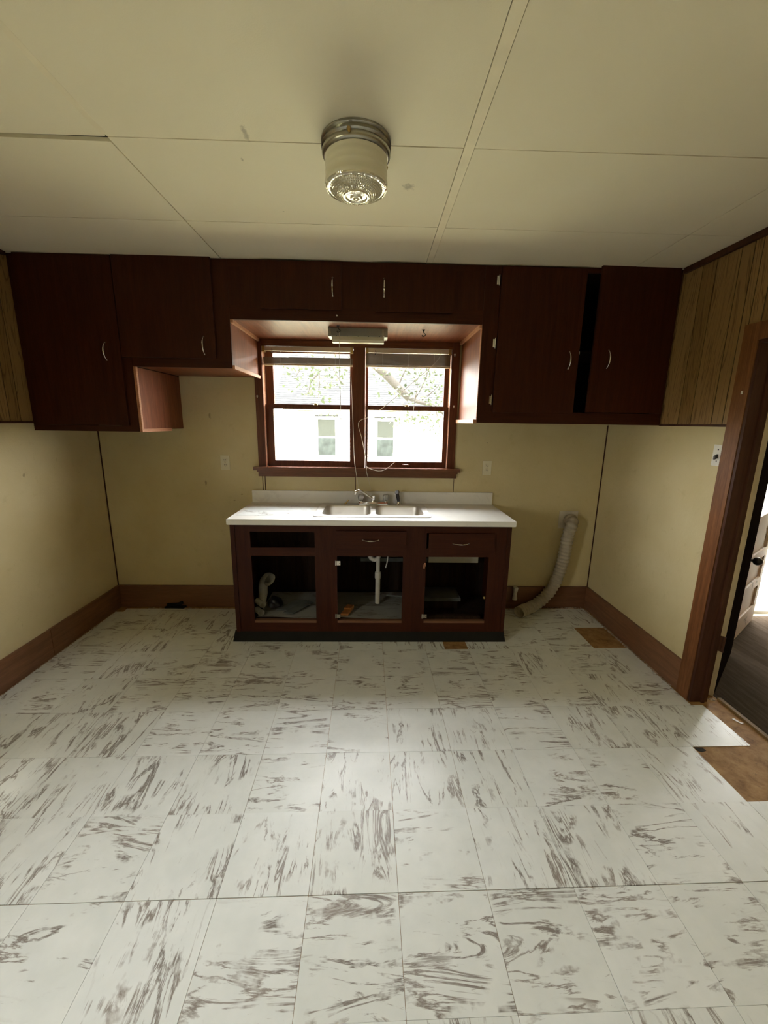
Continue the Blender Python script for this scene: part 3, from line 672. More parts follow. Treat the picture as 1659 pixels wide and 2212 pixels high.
for v_ in vs:
    if v_.co.z < .01 and v_.co.y < BY+.02: v_.co.y -= .018; v_.co.x += (-.016 if v_.co.x < 0 else .012)
tag(obj('toe_kick', bm, M['toe'], base), 'black vinyl cove along the bottom')
bb('back_panel', -.956, -.30, YB-.035, YB-.027, .60, BT, M['inside_dark'], 0); bb('drawer_box', .39, .80, BY+.03, 3.2, .70, .81, M['inside_dark'], 0)
# loose marbled sheet on the shelf, front edge curled
def sheet(x0, x1, y0, y1, z, curl, seed):
    rn = random.Random(seed); bm = new_bm(); nx, ny = 14, 8; g = []
    for i in range(nx+1):
        row = []
        for j in range(ny+1):
            u, v_ = i/nx, j/ny; zz = z+.002+curl*(1-v_)**6*math.sin(u*2.6+seed)*.9+abs(curl)*(1-v_)**6*.6+.001*math.sin(7*u+3*v_)
            row.append(bm.verts.new((x0+(x1-x0)*u, y0+(y1-y0)*v_+.006*math.sin(5*u+seed)*(1-v_), zz)))
        g.append(row)
    for i in range(nx):
        for j in range(ny): bm.faces.new((g[i][j], g[i+1][j], g[i+1][j+1], g[i][j+1]))
    r = bmesh.ops.solidify(bm, geom=bm.faces[:], thickness=.002)
    return bm
obj('shelf_liner', sheet(-.835, -.345, BY+.032, 3.22, .167, .006, 1.1), M['shelf_vinyl'], base, smooth=True)
obj('shelf_liner', sheet(-.318, .27, BY+.032, 3.22, .167, .008, 2.2), M['shelf_vinyl'], base, smooth=True)
# drawers
kd = (BY-.02)/BY
def drawer(x0, x1, z0, z1, ox, hx0, hz):
    X0, X1, Za, Zb = x0*kd, x1*kd, CAMZ+(z0-CAMZ)*kd, CAMZ+(z1-CAMZ)*kd
    bm = new_bm(); bx(bm, X0, X1, BY-.019, BY-.001, Za, Zb); d = obj('drawer', bm, M['cabinet_x'], base, bevel=.004)
    pull(d, (hx0*kd, BY-.019, CAMZ+(hz-CAMZ)*kd), .105, False); return d
drawer(-.253, .230, .697, .835, 0, -.016, .773)
drawer(.388, .850, .684, .822, 0, .612, .752)
# leftover hinges
def leaf_hinge(x, z, side=1, m='paint_white', label='white hinge left on the frame'):
    bm = new_bm(); tube(bm, [(x-.006*side, BY-.004, z-.016), (x-.006*side, BY-.004, z+.016)], .004, 8)
    bx(bm, min(x, x+.026*side), max(x, x+.026*side), BY-.0045, BY-.0025, z-.015, z+.015)
    o = obj('hinge', bm, M[m], base, smooth=True); tag(o, label)
    bm = new_bm()
    for a, b in ((.010, .009), (.019, 0), (.010, -.009)): screw(bm, (x+a*side, BY-.0045, z+b), (0, -1, 0), .0022)
    obj('screw_head', bm, M['black_plastic'], o)
leaf_hinge(-.252, .606); leaf_hinge(-.256, .205, 1, 'dullchrome', 'dull hinge left on the frame'); leaf_hinge(.366, .205, 1, 'dullchrome', 'dull hinge left on the frame')
bm = new_bm(); bx(bm, .356, .366, BY-.006, BY, .57, .60); bx(bm, .362, .372, BY-.006, BY, .585, .61); tag(obj('hinge_scar', bm, M['cleat'], base), 'splintered pale wood where a hinge was')
bm = new_bm(); lathe(bm, (.806, BY+.012, .345), [(0, .012), (.010, .008), (.010, -.006), (0, -.012)], 10); obj('door_catch', bm, M['brass'], base, smooth=True)

# ------------------------------------------------------------------ counter, sink, taps
CT = .920; CF = 2.690
t = thing('countertop', 'white laminate countertop with backsplash on the base cabinet', 'countertop', (0, 3.0, .881))
HX0, HX1, HY0, HY1 = -.405, .395, 2.80, 3.245
bm = new_bm()
bx(bm, -.985, HX0, CF, 3.281, .881, CT); bx(bm, HX1, .978, CF, 3.281, .881, CT); bx(bm, HX0, HX1, CF, HY0, .881, CT); bx(bm, HX0, HX1, HY1, 3.281, .881, CT)
bmesh.ops.remove_doubles(bm, verts=bm.verts, dist=1e-5)
ct = obj('worktop', bm, M['laminate'], t)
bm = new_bm(); r_n = [(CF-.004, .884), (CF-.006, .888), (CF-.006, .914), (CF-.003, .9195), (CF, .9205), (CF, .884)]
va_ = [bm.verts.new((-.9855, a, b)) for a, b in r_n]; vb_ = [bm.verts.new((.9785, a, b)) for a, b in r_n]
for i in range(6): bm.faces.new((va_[i], va_[(i+1) % 6], vb_[(i+1) % 6], vb_[i]))
bm.faces.new(va_[::-1]); bm.faces.new(vb_); obj('front_edge', bm, M['laminate'], t)
bm = new_bm(); bx(bm, -.980, .977, 3.280, 3.2995, CT, 1.018); obj('backsplash', bm, M['laminate'], t, bevel=.006)
bm = new_bm(); prism(bm, [(-.955, 2.80), (-.475, 2.81), (-.455, 3.20), (-.94, 3.21)], CT, CT+.0008); tag(obj('contact_paper', bm, M['contact'], t), 'streaky marbled sheet stuck on the left of the top')

def rrect(x0, x1, y0, y1, r, z, n=6):
    out = []
    for cx, cy_, a0 in ((x1-r, y1-r, 0), (x0+r, y1-r, PI/2), (x0+r, y0+r, PI), (x1-r, y0+r, 1.5*PI)):
        for i in range(n+1): a = a0+PI/2*i/n; out.append((cx+r*math.cos(a), cy_+r*math.sin(a), z))
    return out
sk = thing('kitchen_sink', 'stainless double bowl sink set in the white countertop', 'sink', (0, 3.0, .75))
bm = new_bm()
def ring(p): return [bm.verts.new(q) for q in p]
def bridge(a, b):
    n = len(a)
    for i in range(n): bm.faces.new((a[i], a[(i+1) % n], b[(i+1) % n], b[i]))
SX0, SX1, SY0, SY1 = -.425, .413, 2.775, 3.268
o1 = ring(rrect(SX0, SX1, SY0, SY1, .035, CT+.0005)); o2 = ring(rrect(SX0+.004, SX1-.004, SY0+.004, SY1-.004, .032, CT+.005)); bridge(o1, o2)
o3 = ring(rrect(SX0+.012, SX1-.012, SY0+.012, SY1-.012, .026, CT+.005)); bridge(o2, o3)
o4 = ring(rrect(SX0+.018, SX1-.018, SY0+.018, SY1-.018, .022, CT+.002)); bridge(o3, o4)
fill = [e for e in bm.edges if all(v_ in set(o4) for v_ in e.verts)]
bowls = []
for (a, b) in ((-.372, -.018), (.016, .368)):
    l0 = ring(rrect(a, b, 2.838, 3.185, .06, CT+.002)); edges = [bm.edges.new((l0[i], l0[(i+1) % len(l0)])) for i in range(len(l0))]; fill += edges; bowls.append((a, b, l0))
bmesh.ops.triangle_fill(bm, use_beauty=True, use_dissolve=False, edges=fill)
for a, b, l0 in bowls:
    prev = l0
    for (ins, z, r) in ((.003, CT-.002, .058), (.006, CT-.012, .056), (.012, .79, .054), (.018, .765, .05), (.034, .752, .04), (.055, .749, .03)):
        cur = ring(rrect(a+ins, b-ins, 2.838+ins, 3.185-ins, r, z)); bridge(prev, cur); prev = cur
    bm.faces.new(prev)
obj('basin', bm, M['steel'], sk, smooth=30)
for xc in (-.195, .192):
    bm = new_bm(); lathe(bm, (xc, 3.01, .749), [(.045, .0015), (.040, .004), (.034, .001), (.012, .0008), (.010, .006), (0, .007)], 24); obj('drain_strainer', bm, M['chrome'], sk, smooth=True)
# faucet: deck plate, two clear knobs, spout swung to the left
fy_ = 3.232
t = thing('faucet', 'chrome two-handle faucet with clear knobs, spout turned left', 'faucet', (0, fy_, CT+.0035))
bm = new_bm(); a = rrect(-.128, .128, fy_-.028, fy_+.028, .027, CT+.0035); l1 = ring(a); l2 = ring(rrect(-.128, .128, fy_-.028, fy_+.028, .027, CT+.013)); bridge(l1, l2); l3 = ring(rrect(-.118, .118, fy_-.018, fy_+.018, .0175, CT+.024)); bridge(l2, l3); bm.faces.new(l3); bm.faces.new(l1[::-1]); obj('deck_plate', bm, M['chrome'], t, smooth=30)
for s in (-1, 1):
    x = s*.101; bm = new_bm(); lathe(bm, (x, fy_, CT+.02), [(.017, 0), (.016, .010), (.011, .014), (.009, .024)], 20, True, True); kb = obj('knob_base', bm, M['chrome'], t, smooth=True)
    bm = new_bm(); prof = [(.010, .030), (.020, .036), (.0245, .050), (.0245, .066), (.019, .078), (.011, .080), (.010, .076), (0, .076)]; lathe(bm, (x, fy_, CT+.004), prof, 12, True); tag(obj('knob', bm, M['acrylic'], t), 'clear faceted plastic knob')
bm = new_bm(); lathe(bm, (.0, fy_, CT+.02), [(.020, 0), (.018, .012), (.013, .016), (.013, .045), (.016, .048), (.016, .054), (.010, .058), (0, .058)], 20, True)
obj('spout_base', bm, M['chrome'], t, smooth=True)
bm = new_bm(); pts = smooth_path([(.0, fy_, CT+.050), (-.035, fy_-.022, CT+.068), (-.080, fy_-.055, CT+.108), (-.115, fy_-.08, CT+.126), (-.138, fy_-.097, CT+.118), (-.143, fy_-.10, CT+.098)], 5)
tube(bm, pts, [.011+.004*min(1, i/len(pts)*1.3) if i < len(pts)-4 else .0115 for i in range(len(pts))], 12, flat=.8); obj('spout', bm, M['chrome'], t, smooth=True)
# side sprayer
t = thing('sink_sprayer', 'black side sprayer standing in a chrome collar right of the faucet', 'sprayer', (.197, fy_, CT+.0035))
bm = new_bm(); lathe(bm, (.205, fy_, CT+.0035), [(.026, 0), (.025, .004), (.017, .008), (.014, .022), (.010, .024)], 20, True, True); tag(obj('collar', bm, M['chrome'], t, smooth=True), 'chrome collar')
bm = new_bm(); pts = smooth_path([(.205, fy_, CT+.024), (.200, fy_, CT+.050), (.193, fy_, CT+.078), (.188, fy_-.004, CT+.098), (.184, fy_-.016, CT+.108)], 5); tube(bm, pts, [.0105+.0045*math.sin(i/len(pts)*PI) for i in range(len(pts))], 12)
obj('sprayer_body', bm, M['black_plastic'], t, smooth=True)
bm = new_bm(); tube(bm, [(.194, fy_-.006, CT+.105), (.186, fy_-.030, CT+.109)], [.016, .0145], 14); tube(bm, [(.186, fy_-.030, CT+.109), (.185, fy_-.033, CT+.1095)], .0125, 14); obj('spray_head', bm, M['black_plastic'], t, smooth=True)
bm = new_bm(); tube(bm, smooth_path([(.172, fy_-.018, CT+.112), (.174, fy_-.008, CT+.098), (.180, fy_-.004, CT+.075)], 4), .0035, 7); obj('lever', bm, M['chrome'], t, smooth=True)
# small fitting and grime by the left of the faucet
t = thing('bent_pipe_stub', 'small brassy bent stub on the sink rim left of the faucet', 'fitting', (-.225, 3.235, CT+.004))
bm = new_bm(); lathe(bm, (-.225, 3.235, CT+.0025), [(.012, 0), (.010, .005), (.006, .007)], 14, True, True); tube(bm, smooth_path([(-.225, 3.235, CT+.006), (-.215, 3.236, CT+.016), (-.198, 3.238, CT+.036)]), .005, 8); obj('stub', bm, M['brass'], t, smooth=True)

# ------------------------------------------------------------------ plumbing under the sink
t = thing('drain_pipe', 'white plastic drain pipe with a U trap under the sink', 'pipe', (.04, 3.02, .172))
bm = new_bm(); tube(bm, smooth_path([(-.03, 3.0, .72), (-.03, 3.0, .62), (-.025, 3.0, .565), (.0, 3.0, .537), (.03, 3.0, .537), (.045, 3.0, .565), (.047, 3.0, .64)], 6), .017, 14); obj('trap', bm, M['pvc'], t, smooth=True)
bm = new_bm(); tube(bm, [(.042, 3.0, .56), (.041, 3.0, .42)], .0155, 14); obj('tail_pipe', bm, M['pvc'], t, smooth=True)
bm = new_bm(); tube(bm, [(.041, 3.0, .435), (.041, 3.0, .425), (.041, 3.0, .385), (.041, 3.0, .375)], [.022, .024, .024, .020], 16); tube(bm, [(.041, 3.0, .38), (.040, 3.0, .174)], .019, 14); obj('coupling', bm, M['pvc'], t, smooth=True)
t = obj('supply_line', (lambda b: (tube(b, smooth_path([(.125, 3.05, .70), (.12, 3.05, .58), (.112, 3.04, .50), (.10, 3.03, .455)]), .005, 8), b)[1])(new_bm()), M['pvc'], None, smooth=True); tag(t, 'thin supply tube hanging beside the white drain pipe', 'tube')
t = thing('wall_board_strip', 'pale horizontal board across the back of the sink cabinet', 'board', (.3, 3.2, .45))
box('board', -.10, .45, 3.19, 3.205, .452, .482, M['greyboard'], t, bevel=.002)
t = tag(box('wall_backing_board', .46, .87, 3.19, 3.2, .445, .50, M['almond'], None, bevel=.001), 'yellowish board at the back of the right open bay', 'board')

# things left in the cabinet
t = thing('pipe_elbow', 'white plastic pipe elbow with an open round mouth in the left bay', 'pipe fitting', (-.86, 2.93, .17))
bm = new_bm(); c = Vector((-.785, 2.92, .40)); d = Vector((.75, -.55, -.12)).normalized()
tube(bm, smooth_path([c-d*.035+Vector((-.03, .02, -.14)), c-d*.05+Vector((-.012, .01, -.06)), c-d*.02, c+d*.015], 6), [.035]*12+[.037, .042, .046, .048, .048, .049, .05], 20, caps=False)
rr = bm.verts[:]; bmesh.ops.solidify(bm, geom=bm.faces[:], thickness=.005); obj('elbow', bm, M['pvc'], t, smooth=True)
bm = new_bm(); tube(bm, [c-d*.035+Vector((-.03, .02, -.14)), (-.86, 2.955, .179)], .034, 16); obj('pipe_leg', bm, M['pvc'], t, smooth=True)
def openpipe(label, a, b, r, cat='pipe', m='pvc'):
    bm = new_bm(); tube(bm, [a, b], r, 18, caps=False); bmesh.ops.solidify(bm, geom=bm.faces[:], thickness=.004); return tag(obj('pipe_scrap', bm, M[m], None, smooth=True), label, cat)
openpipe('upper of two short white pipe scraps lying at the left of the open bay', (-.860, 2.86, .254), (-.800, 2.80, .2485), .023)
openpipe('lower of two short white pipe scraps, resting on the cabinet floor', (-.855, 2.82, .204), (-.805, 2.765, .202), .022)
bm = new_bm(); bmesh.ops.create_icosphere(bm, subdivisions=3, radius=.05)
for v_ in bm.verts: v_.co = Vector((v_.co.x*1.1, v_.co.y*1.0, v_.co.z*.85))*(1+.16*math.sin(v_.co.x*90+v_.co.z*70)+.1*math.sin(v_.co.y*130)); v_.co += Vector((-.735, 2.90, .225))
zmin = min(v_.co.z for v_ in bm.verts)
for v_ in bm.verts: v_.co.z = max(v_.co.z, .172)
tag(obj('crumpled_bag', bm, M['black_plastic'], None, smooth=True), 'crumpled black bag under the white pipe elbow', 'bag')
for (lab, pts_, z) in (('flat grey board lying behind another in the left bay', [(-.72, 2.86), (-.60, 2.86), (-.52, 3.02), (-.62, 3.04)], .1775), ('flat grey board lying in the middle of the left bay', [(-.66, 2.80), (-.58, 2.79), (-.46, 2.98), (-.53, 3.0)], .1845)):
    bm = new_bm(); prism(bm, pts_, z, z+.006); tag(obj('flat_board', bm, M['greyboard'], None), lab, 'board')
bm = new_bm(); tube(bm, [(-.53, 2.93, .194), (-.42, 2.95, .180)], .0022, 6); tag(obj('thin_rod', bm, M['chrome'], None), 'thin pale rod lying on the boards in the left bay', 'rod')
bm = new_bm(); z = .176
prof = [(-.245, 2.765), (-.165, 2.75), (-.140, 2.83), (-.148, 2.93), (-.205, 2.94), (-.215, 2.86)]
def pc(n, pr, a, b): bm = new_bm(); prism(bm, pr, a, b); return bm
t = thing('wood_scrap', 'orange stepped wood scrap on the middle bay floor', 'wood block', (-.19, 2.84, .178))
bm = new_bm(); prism(bm, [(-.232, 2.775), (-.178, 2.772), (-.142, 2.90), (-.192, 2.905)], .178, .194); obj('lower_step', bm, M['orange_wood'], t, bevel=.001)
bm = new_bm(); prism(bm, [(-.212, 2.845), (-.158, 2.842), (-.142, 2.90), (-.192, 2.905)], .194, .206); obj('upper_step', bm, M['orange_wood'], t, bevel=.001)
bm = new_bm(); tube(bm, [(.10, 3.08, .205), (.28, 2.95, .245)], .007, 8); tag(obj('pale_stick', bm, M['greyboard'], None), 'grey stick leaning in the right rear of the middle bay', 'stick')
t = thing('shallow_tray', 'shallow grey tray on the floor of the right bay', 'tray', (.5, 3.1, .119))
bm = new_bm(); bx(bm, .315, .70, 3.0, 3.25, .20, .206); bx(bm, .315, .70, 3.0, 3.004, .19, .214); bx(bm, .696, .70, 3.004, 3.25, .19, .214); bx(bm, .315, .319, 3.004, 3.25, .19, .214); obj('tray_body', bm, M['greyboard'], t)
box('tray_base', .33, .68, 3.02, 3.24, .119, .20, M['inside_dark'], t)

# ------------------------------------------------------------------ dryer hose and small wall fittings
t = thing('dryer_hose', 'ribbed cream dryer hose drooping from the wall onto the floor', 'hose', (1.45, 3.2, 0))
bm = new_bm(); path = smooth_path([(1.640, 3.288, .790), (1.640, 3.235, .800), (1.622, 3.205, .765), (1.605, 3.205, .68), (1.598, 3.21, .56), (1.588, 3.215, .44), (1.562, 3.215, .32), (1.520, 3.21, .215), (1.462, 3.205, .135), (1.395, 3.19, .082), (1.325, 3.16, .060), (1.262, 3.125, .0555), (1.212, 3.088, .054)], 14)
acc = 0; rad = [.05]; L = [0]
for a, b in zip(path, path[1:]): acc += (b-a).length; L.append(acc)
# resample evenly so that the ribs are regular
N = 300; pts = []; j = 0
for i in range(N+1):
    s = acc*i/N
    while j < len(L)-2 and L[j+1] < s: j += 1
    f_ = (s-L[j])/max(1e-9, L[j+1]-L[j]); pts.append(path[j].lerp(path[j+1], f_))
rad = [.0465+.0040*math.sin(2*PI*(acc*i/N)/.031)+.0012*math.sin(i*.23) for i in range(N+1)]
rg = tube(bm, pts, rad, 24, caps=False); bmesh.ops.solidify(bm, geom=bm.faces[:], thickness=.0015)
obj('hose', bm, M['vinylhose'], t, smooth=60)
bm = new_bm(); e = pts[-1]; dd = (pts[-1]-pts[-4]).normalized(); tube(bm, [e-dd*.002, e+dd*.004], [.049, .049], 24, caps=False); bmesh.ops.solidify(bm, geom=bm.faces[:], thickness=.004); tag(obj('end_ring', bm, M['pvc'], t, smooth=True), 'pale ring round the open end')
# wall plate with a round hole
t = thing('vent_plate', 'square pale metal vent plate on the back wall behind the dryer hose', 'vent plate', (1.634, 3.297, .72))
bm = new_bm(); outer = [(1.555, .868), (1.712, .866), (1.716, .718), (1.558, .718)]
box('plate', 1.556, 1.714, 3.2955, 3.2995, .718, .868, M['galv'], t, bevel=.0015)
bm = new_bm(); tube(bm, [(1.640, 3.2955, .790), (1.640, 3.270, .790)], .0425, 24, caps=False); bmesh.ops.solidify(bm, geom=bm.faces[:], thickness=.002); obj('duct_collar', bm, M['dullchrome'], t, smooth=True)
def outlet(label, x, z):
    t = thing('wall_outlet', label, 'outlet', (x, YB, z-.057))
    box('plate', x-.035, x+.035, YB-.006, YB-.0003, z-.057, z+.057, M['almond'], t, bevel=.003)
    for s in (-1, 1):
        bm = new_bm(); p = rrect(-.0165, .0165, -.0135, .0135, .009, 0); prof = [(a+x, b+z+s*.0195) for a, b, _ in p]
        v0 = [bm.verts.new((a, YB-.006, b)) for a, b in prof]; v1 = [bm.verts.new((a, YB-.0082, b)) for a, b in prof]
        for i in range(len(v0)): bm.faces.new((v0[i], v0[(i+1) % len(v0)], v1[(i+1) % len(v0)], v1[i]))
        bm.faces.new(v1); so_ = obj('receptacle', bm, M['almond'], t)
        bm = new_bm()
        for a, w_ in ((-.0065, .0012), (.0065, .0015)): bx(bm, x+a-w_, x+a+w_, YB-.0088, YB-.0081, z+s*.0195-.001, z+s*.0195+.008)
        tube(bm, [(x, YB-.0081, z+s*.0195-.007), (x, YB-.0088, z+s*.0195-.007)], .0026, 8); obj('slots', bm, M['black_plastic'], so_)
    bm = new_bm(); screw(bm, (x, YB-.006, z), (0, -1, 0), .003); obj('screw_head', bm, M['brass'], t)
outlet('almond duplex outlet on the wall left of the window', -1.184, 1.236)
outlet('almond duplex outlet on the wall right of the window', .920, 1.219)
t = thing('light_switch', 'cream switch plate with black toggle beside the door casing', 'switch', (XR, 2.192, 1.36))
box('plate', XR-.006, XR-.0003, 2.161, 2.226, 1.364, 1.478, M['paint_white'], t, bevel=.003)
bm = new_bm(); vs = bx(bm, XR-.022, XR-.006, 2.188, 2.199, 1.408, 1.428)
for v_ in vs:
    if v_.co.x < XR-.01: v_.co.z -= .010
obj('toggle', bm, M['black_plastic'], t, bevel=.002)
for z in (1.390, 1.452):
    bm = new_bm(); screw(bm, (XR-.006, 2.193, z), (-1, 0, 0), .0035); obj('screw_head', bm, M['black_plastic'], t)
# stub of a capped pipe by the cabinet
t = thing('capped_pipe_stub', 'short off-white flared stub on the baseboard right of the base cabinet', 'pipe stub', (1.225, 3.255, .09))
bm = new_bm(); lathe(bm, (1.228, 3.258, .09), [(.021, 0), (.020, .015), (.016, .035), (.015, .060), (.021, .085), (.023, .105), (.020, .112), (0, .114)], 16, True); obj('stub', bm, M['pvc'], t, smooth=True)
box('stub_bracket', 1.218, 1.238, 3.274, 3.2815, .12, .17, M['dullchrome'], t)
t = thing('floor_pipe_stub', 'blackened pipe stub in the ragged hole at the left back baseboard', 'pipe stub', (-1.68, 3.262, 0))
bm = new_bm(); tube(bm, smooth_path([(-1.74, 3.262, .028), (-1.70, 3.262, .032), (-1.65, 3.264, .034), (-1.615, 3.268, .048)]), [.014]*25, 12); obj('pipe', bm, M['toe'], t, smooth=True)
bm = new_bm(); prism(bm, [(-1.76, 3.245), (-1.60, 3.24), (-1.59, 3.28), (-1.75, 3.281)], .0005, .015); obj('hole_edge', bm, M['toe'], t)
bm = new_bm(); prism(bm, [(1.985, 1.905), (2.0, 1.91), (2.012, 1.88), (2.022, 1.872), (2.008, 1.868), (1.994, 1.888)], 0, .003)
for v_ in bm.verts: v_.co.z += random.uniform(0, .002)
tag(obj('paint_chip', bm, M['paint_white'], None), 'curled white paint chip on the bare floor by the threshold', 'paint chip')

# ------------------------------------------------------------------ doorway on the right
d1 = thing('door_1', 'open doorway with worn red-brown casing on the right', None, (XR, 1.66, 0), kind='structure')
CX = XR-.020
box('casing', CX, XR, DY1-.002, 2.157, .0, 2.072, M['door_trim'], d1, bevel=.003)
box('casing', CX, XR, DY0-.085, DY0+.002, .0, 2.072, M['door_trim'], d1, bevel=.003)
box('head_casing', CX, XR, DY0+.002, DY1-.002, DZ-.002, 2.070, M['door_trim'], d1, bevel=.003)
box('jamb', CX+.004, XR+.087, DY1-.020, DY1-.003, 0, DZ, M['jamb'], d1, bevel=.001)
box('jamb', CX+.004, XR+.087, DY0+.003, DY0+.020, 0, DZ, M['jamb'], d1, bevel=.001)
box('head_jamb', CX+.004, XR+.087, DY0+.020, DY1-.020, DZ-.020, DZ-.003, M['jamb'], d1)
box('door_stop', XR+.045, XR+.062, DY1-.032, DY1-.020, 0, DZ-.02, M['jamb'], d1)
box('threshold', 2.040, 2.062, DY0+.02, DY1+.0, .0, .012, M['thresh'], d1, bevel=.003)
tag(box('nail_scar', CX-.002, CX, 2.095, 2.105, 1.735, 1.752, M['paint_white'], d1), 'pale splintered nick')
# open leaf, hinged at the far jamb, swung into the hall
hp = Vector((2.022, 2.080, .014)); ang = math.atan2(.672, .742)
leaf = thing('hall_door', 'near-black door swung open into the hall beyond the doorway', 'door', (hp.x, hp.y, hp.z)); leaf.rotation_euler = (0, 0, ang)
def lobj(n, bm, m, parent, **kw):
    me = mesh_of(n, bm, m, kw.get('smooth', False), kw.get('bevel', 0)); o = bpy.data.objects.new(n, me); place(o, parent); return o
LL = .70
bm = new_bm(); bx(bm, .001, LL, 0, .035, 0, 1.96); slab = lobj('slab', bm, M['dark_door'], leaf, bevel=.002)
bm = new_bm(); bx(bm, -.0005, .001, .0, .035, .385, 1.96); bx(bm, -.0005, .001, 0, .035, 0, .29); tag(lobj('painted_edge', bm, M['edge_paint'], leaf), 'cream painted hinge edge')
for z0 in (.29,): bm = new_bm(); bx(bm, -.002, .001, .0, .036, z0, z0+.095); tube(bm, [(-.004, .002, z0), (-.004, .002, z0+.095)], .006, 8); lobj('hinge', bm, M['jamb'], leaf, smooth=True)
bm = new_bm(); bmesh.ops.create_uvsphere(bm, u_segments=16, v_segments=10, radius=.027); bmesh.ops.translate(bm, verts=bm.verts, vec=(LL-.05, -.034, .70)); tube(bm, [(LL-.05, 0, .70), (LL-.05, -.03, .70)], .010, 10); lobj('knob', bm, M['black_plastic'], leaf, smooth=True)

# hall beyond
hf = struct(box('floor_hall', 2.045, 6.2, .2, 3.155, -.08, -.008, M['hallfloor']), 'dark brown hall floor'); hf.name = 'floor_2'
OX0 = 3.20
bm = new_bm(); bx(bm, 1.98, 2.30, 3.14, 3.28, -.05, 2.45); bx(bm, 2.30, 3.12, 3.14, 3.28, -.05, .90); bx(bm, 2.30, 3.12, 3.14, 3.28, 2.0, 2.45); bx(bm, 3.12, OX0, 3.14, 3.28, -.05, 2.45)
bx(bm, OX0, 3.55, 3.14, 3.28, 2.0, 2.45); bx(bm, 3.55, 6.2, 3.14, 3.28, -.05, 2.45); struct(obj('wall_hall_back', bm, M['paint_white']), 'hall end wall with outside doorway')
struct(box('wall_hall_side', 6.2, 6.3, .2, 3.28, -.05, 2.45, M['wall'])); struct(box('wall_hall_front', 1.98, 6.3, .1, .2, -.05, 2.45, M['wall'])); struct(box('ceiling_2', 1.98, 6.3, .1, 3.28, 2.45, 2.5, M['ceil']))
portal((3.375, 3.30, 1.0), .35, 2.0, (0, -1, 0))
portal((2.71, 3.30, 1.45), .8, 1.1, (0, -1, 0))
w2 = thing('window_2', 'hall window seen past the dark door', None, (2.71, 3.2, .90), kind='structure')
for a in ((2.30, 2.34, .90, 2.0), (3.08, 3.12, .90, 2.0), (2.34, 3.08, .90, .94), (2.34, 3.08, 1.96, 2.0), (2.34, 3.08, 1.42, 1.46)): box('sash_bar', a[0], a[1], 3.18, 3.22, a[2], a[3], M['ext_trim'], w2)
box('pane', 2.34, 3.08, 3.198, 3.202, .94, 1.96, M['glass'], w2)
# outside door: old cream door with three panels and a glazed top, standing open
p0 = Vector((3.165, 3.085)); p1 = Vector((2.62, 2.685)); dv = (p1-p0); DL = dv.length; an = math.atan2(dv.y, dv.x)
k = NT('chipped_cream_door_paint'); n = k.noise(k.coords('Object'), 7, 6, .7); M['olddoor'] = k.set(Base_Color=k.mix(k.ramp(n, [(.595, B), (.655, Wt)]), (.62, .50, .42), (.22, .17, .12)), Roughness=.6)
od = thing('outside_door', 'chipped cream panelled door standing open at the end of the hall', 'door', (p0.x, p0.y, 0)); od.rotation_euler = (0, 0, an)
def lb(n, a, m, parent=od, bevel=0.): bm = new_bm(); bx(bm, *a); return lobj(n, bm, m, parent, bevel=bevel)
th0, th1 = -.02, .02
for x0, x1 in ((0, .085), (DL-.085, DL)): lb('stile', (x0, x1, th0, th1, .004, 1.98), M['olddoor'])
zs = [(.004, .16), (.335, .405), (.585, .655), (.845, .955), (1.90, 1.98)]
for a, b in zs: lb('rail', (.085, DL-.085, th0, th1, a, b), M['olddoor'])
for a, b in zip([.16, .405, .655], [.335, .585, .845]): lb('panel', (.085, DL-.085, -.006, .006, a, b), M['olddoor'])
lb('pane', (.085, DL-.085, -.002, .002, .955, 1.90), M['glass'])

# ------------------------------------------------------------------ windows behind the viewer (they light the room)
wv_ = thing('window_3', 'left wall window out of frame', None, (XL, 0, LW[2]), kind='structure'); y0, y1, z0, z1 = LW
for a in ((y0, y0+.05, z0, z1), (y1-.05, y1, z0, z1), (y0+.05, y1-.05, z0, z0+.05), (y0+.05, y1-.05, z1-.05, z1), (y0+.05, y1-.05, 1.33, 1.37)): box('sash_bar', XL-.09, XL-.05, a[0], a[1], a[2], a[3], M['trimwood'], wv_)
box('pane', XL-.072, XL-.068, y0+.05, y1-.05, z0+.05, z1-.05, M['glass'], wv_)
for a in ((y0-.08, y0, z0-.08, z1+.08), (y1, y1+.08, z0-.08, z1+.08), (y0, y1, z1, z1+.08), (y0, y1, z0-.08, z0)): box('casing', XL, XL+.018, a[0], a[1], a[2], a[3], M['trimwood'], wv_)

# ------------------------------------------------------------------ outdoors
GZ = -.75
grd = struct(box('ground', -60, 60, -40, 70, GZ-.2, GZ, M['grass']), 'lawn between the houses')
dk = thing('deck', 'sunlit plank deck outside the hall door', 'deck', (3.7, 3.9, -.06))
y = 3.285; i = 0
while y < 5.0:
    box('deck_board', 2.6, 5.6, y, y+.134, -.055+random.uniform(-.002, .002), -.025, M['deck'], dk, bevel=.003); y += .14
for x in (2.7, 5.5): box('deck_joist', x-.03, x+.03, 3.29, 4.95, GZ, -.056, M['deck'], dk)
rl = thing('deck_railing', 'white painted railing along the deck edge', 'railing', (4.2, 4.95, -.024))
for x in (2.75, 4.42, 5.5): box('post', x-.045, x+.045, 4.86, 4.95, -.024, .95, M['ext_trim'], rl, bevel=.004)
box('top_rail', 2.7, 5.55, 4.85, 4.96, .95, .99, M['ext_trim'], rl)
x = 2.9
while x < 5.4:
    if abs(x-4.42) > .07: box('baluster', x-.018, x+.018, 4.885, 4.921, .05, .95, M['ext_trim'], rl)
    x += .13
box('bottom_rail', 2.7, 5.55, 4.88, 4.93, .01, .05, M['ext_trim'], rl)
bm = new_bm()
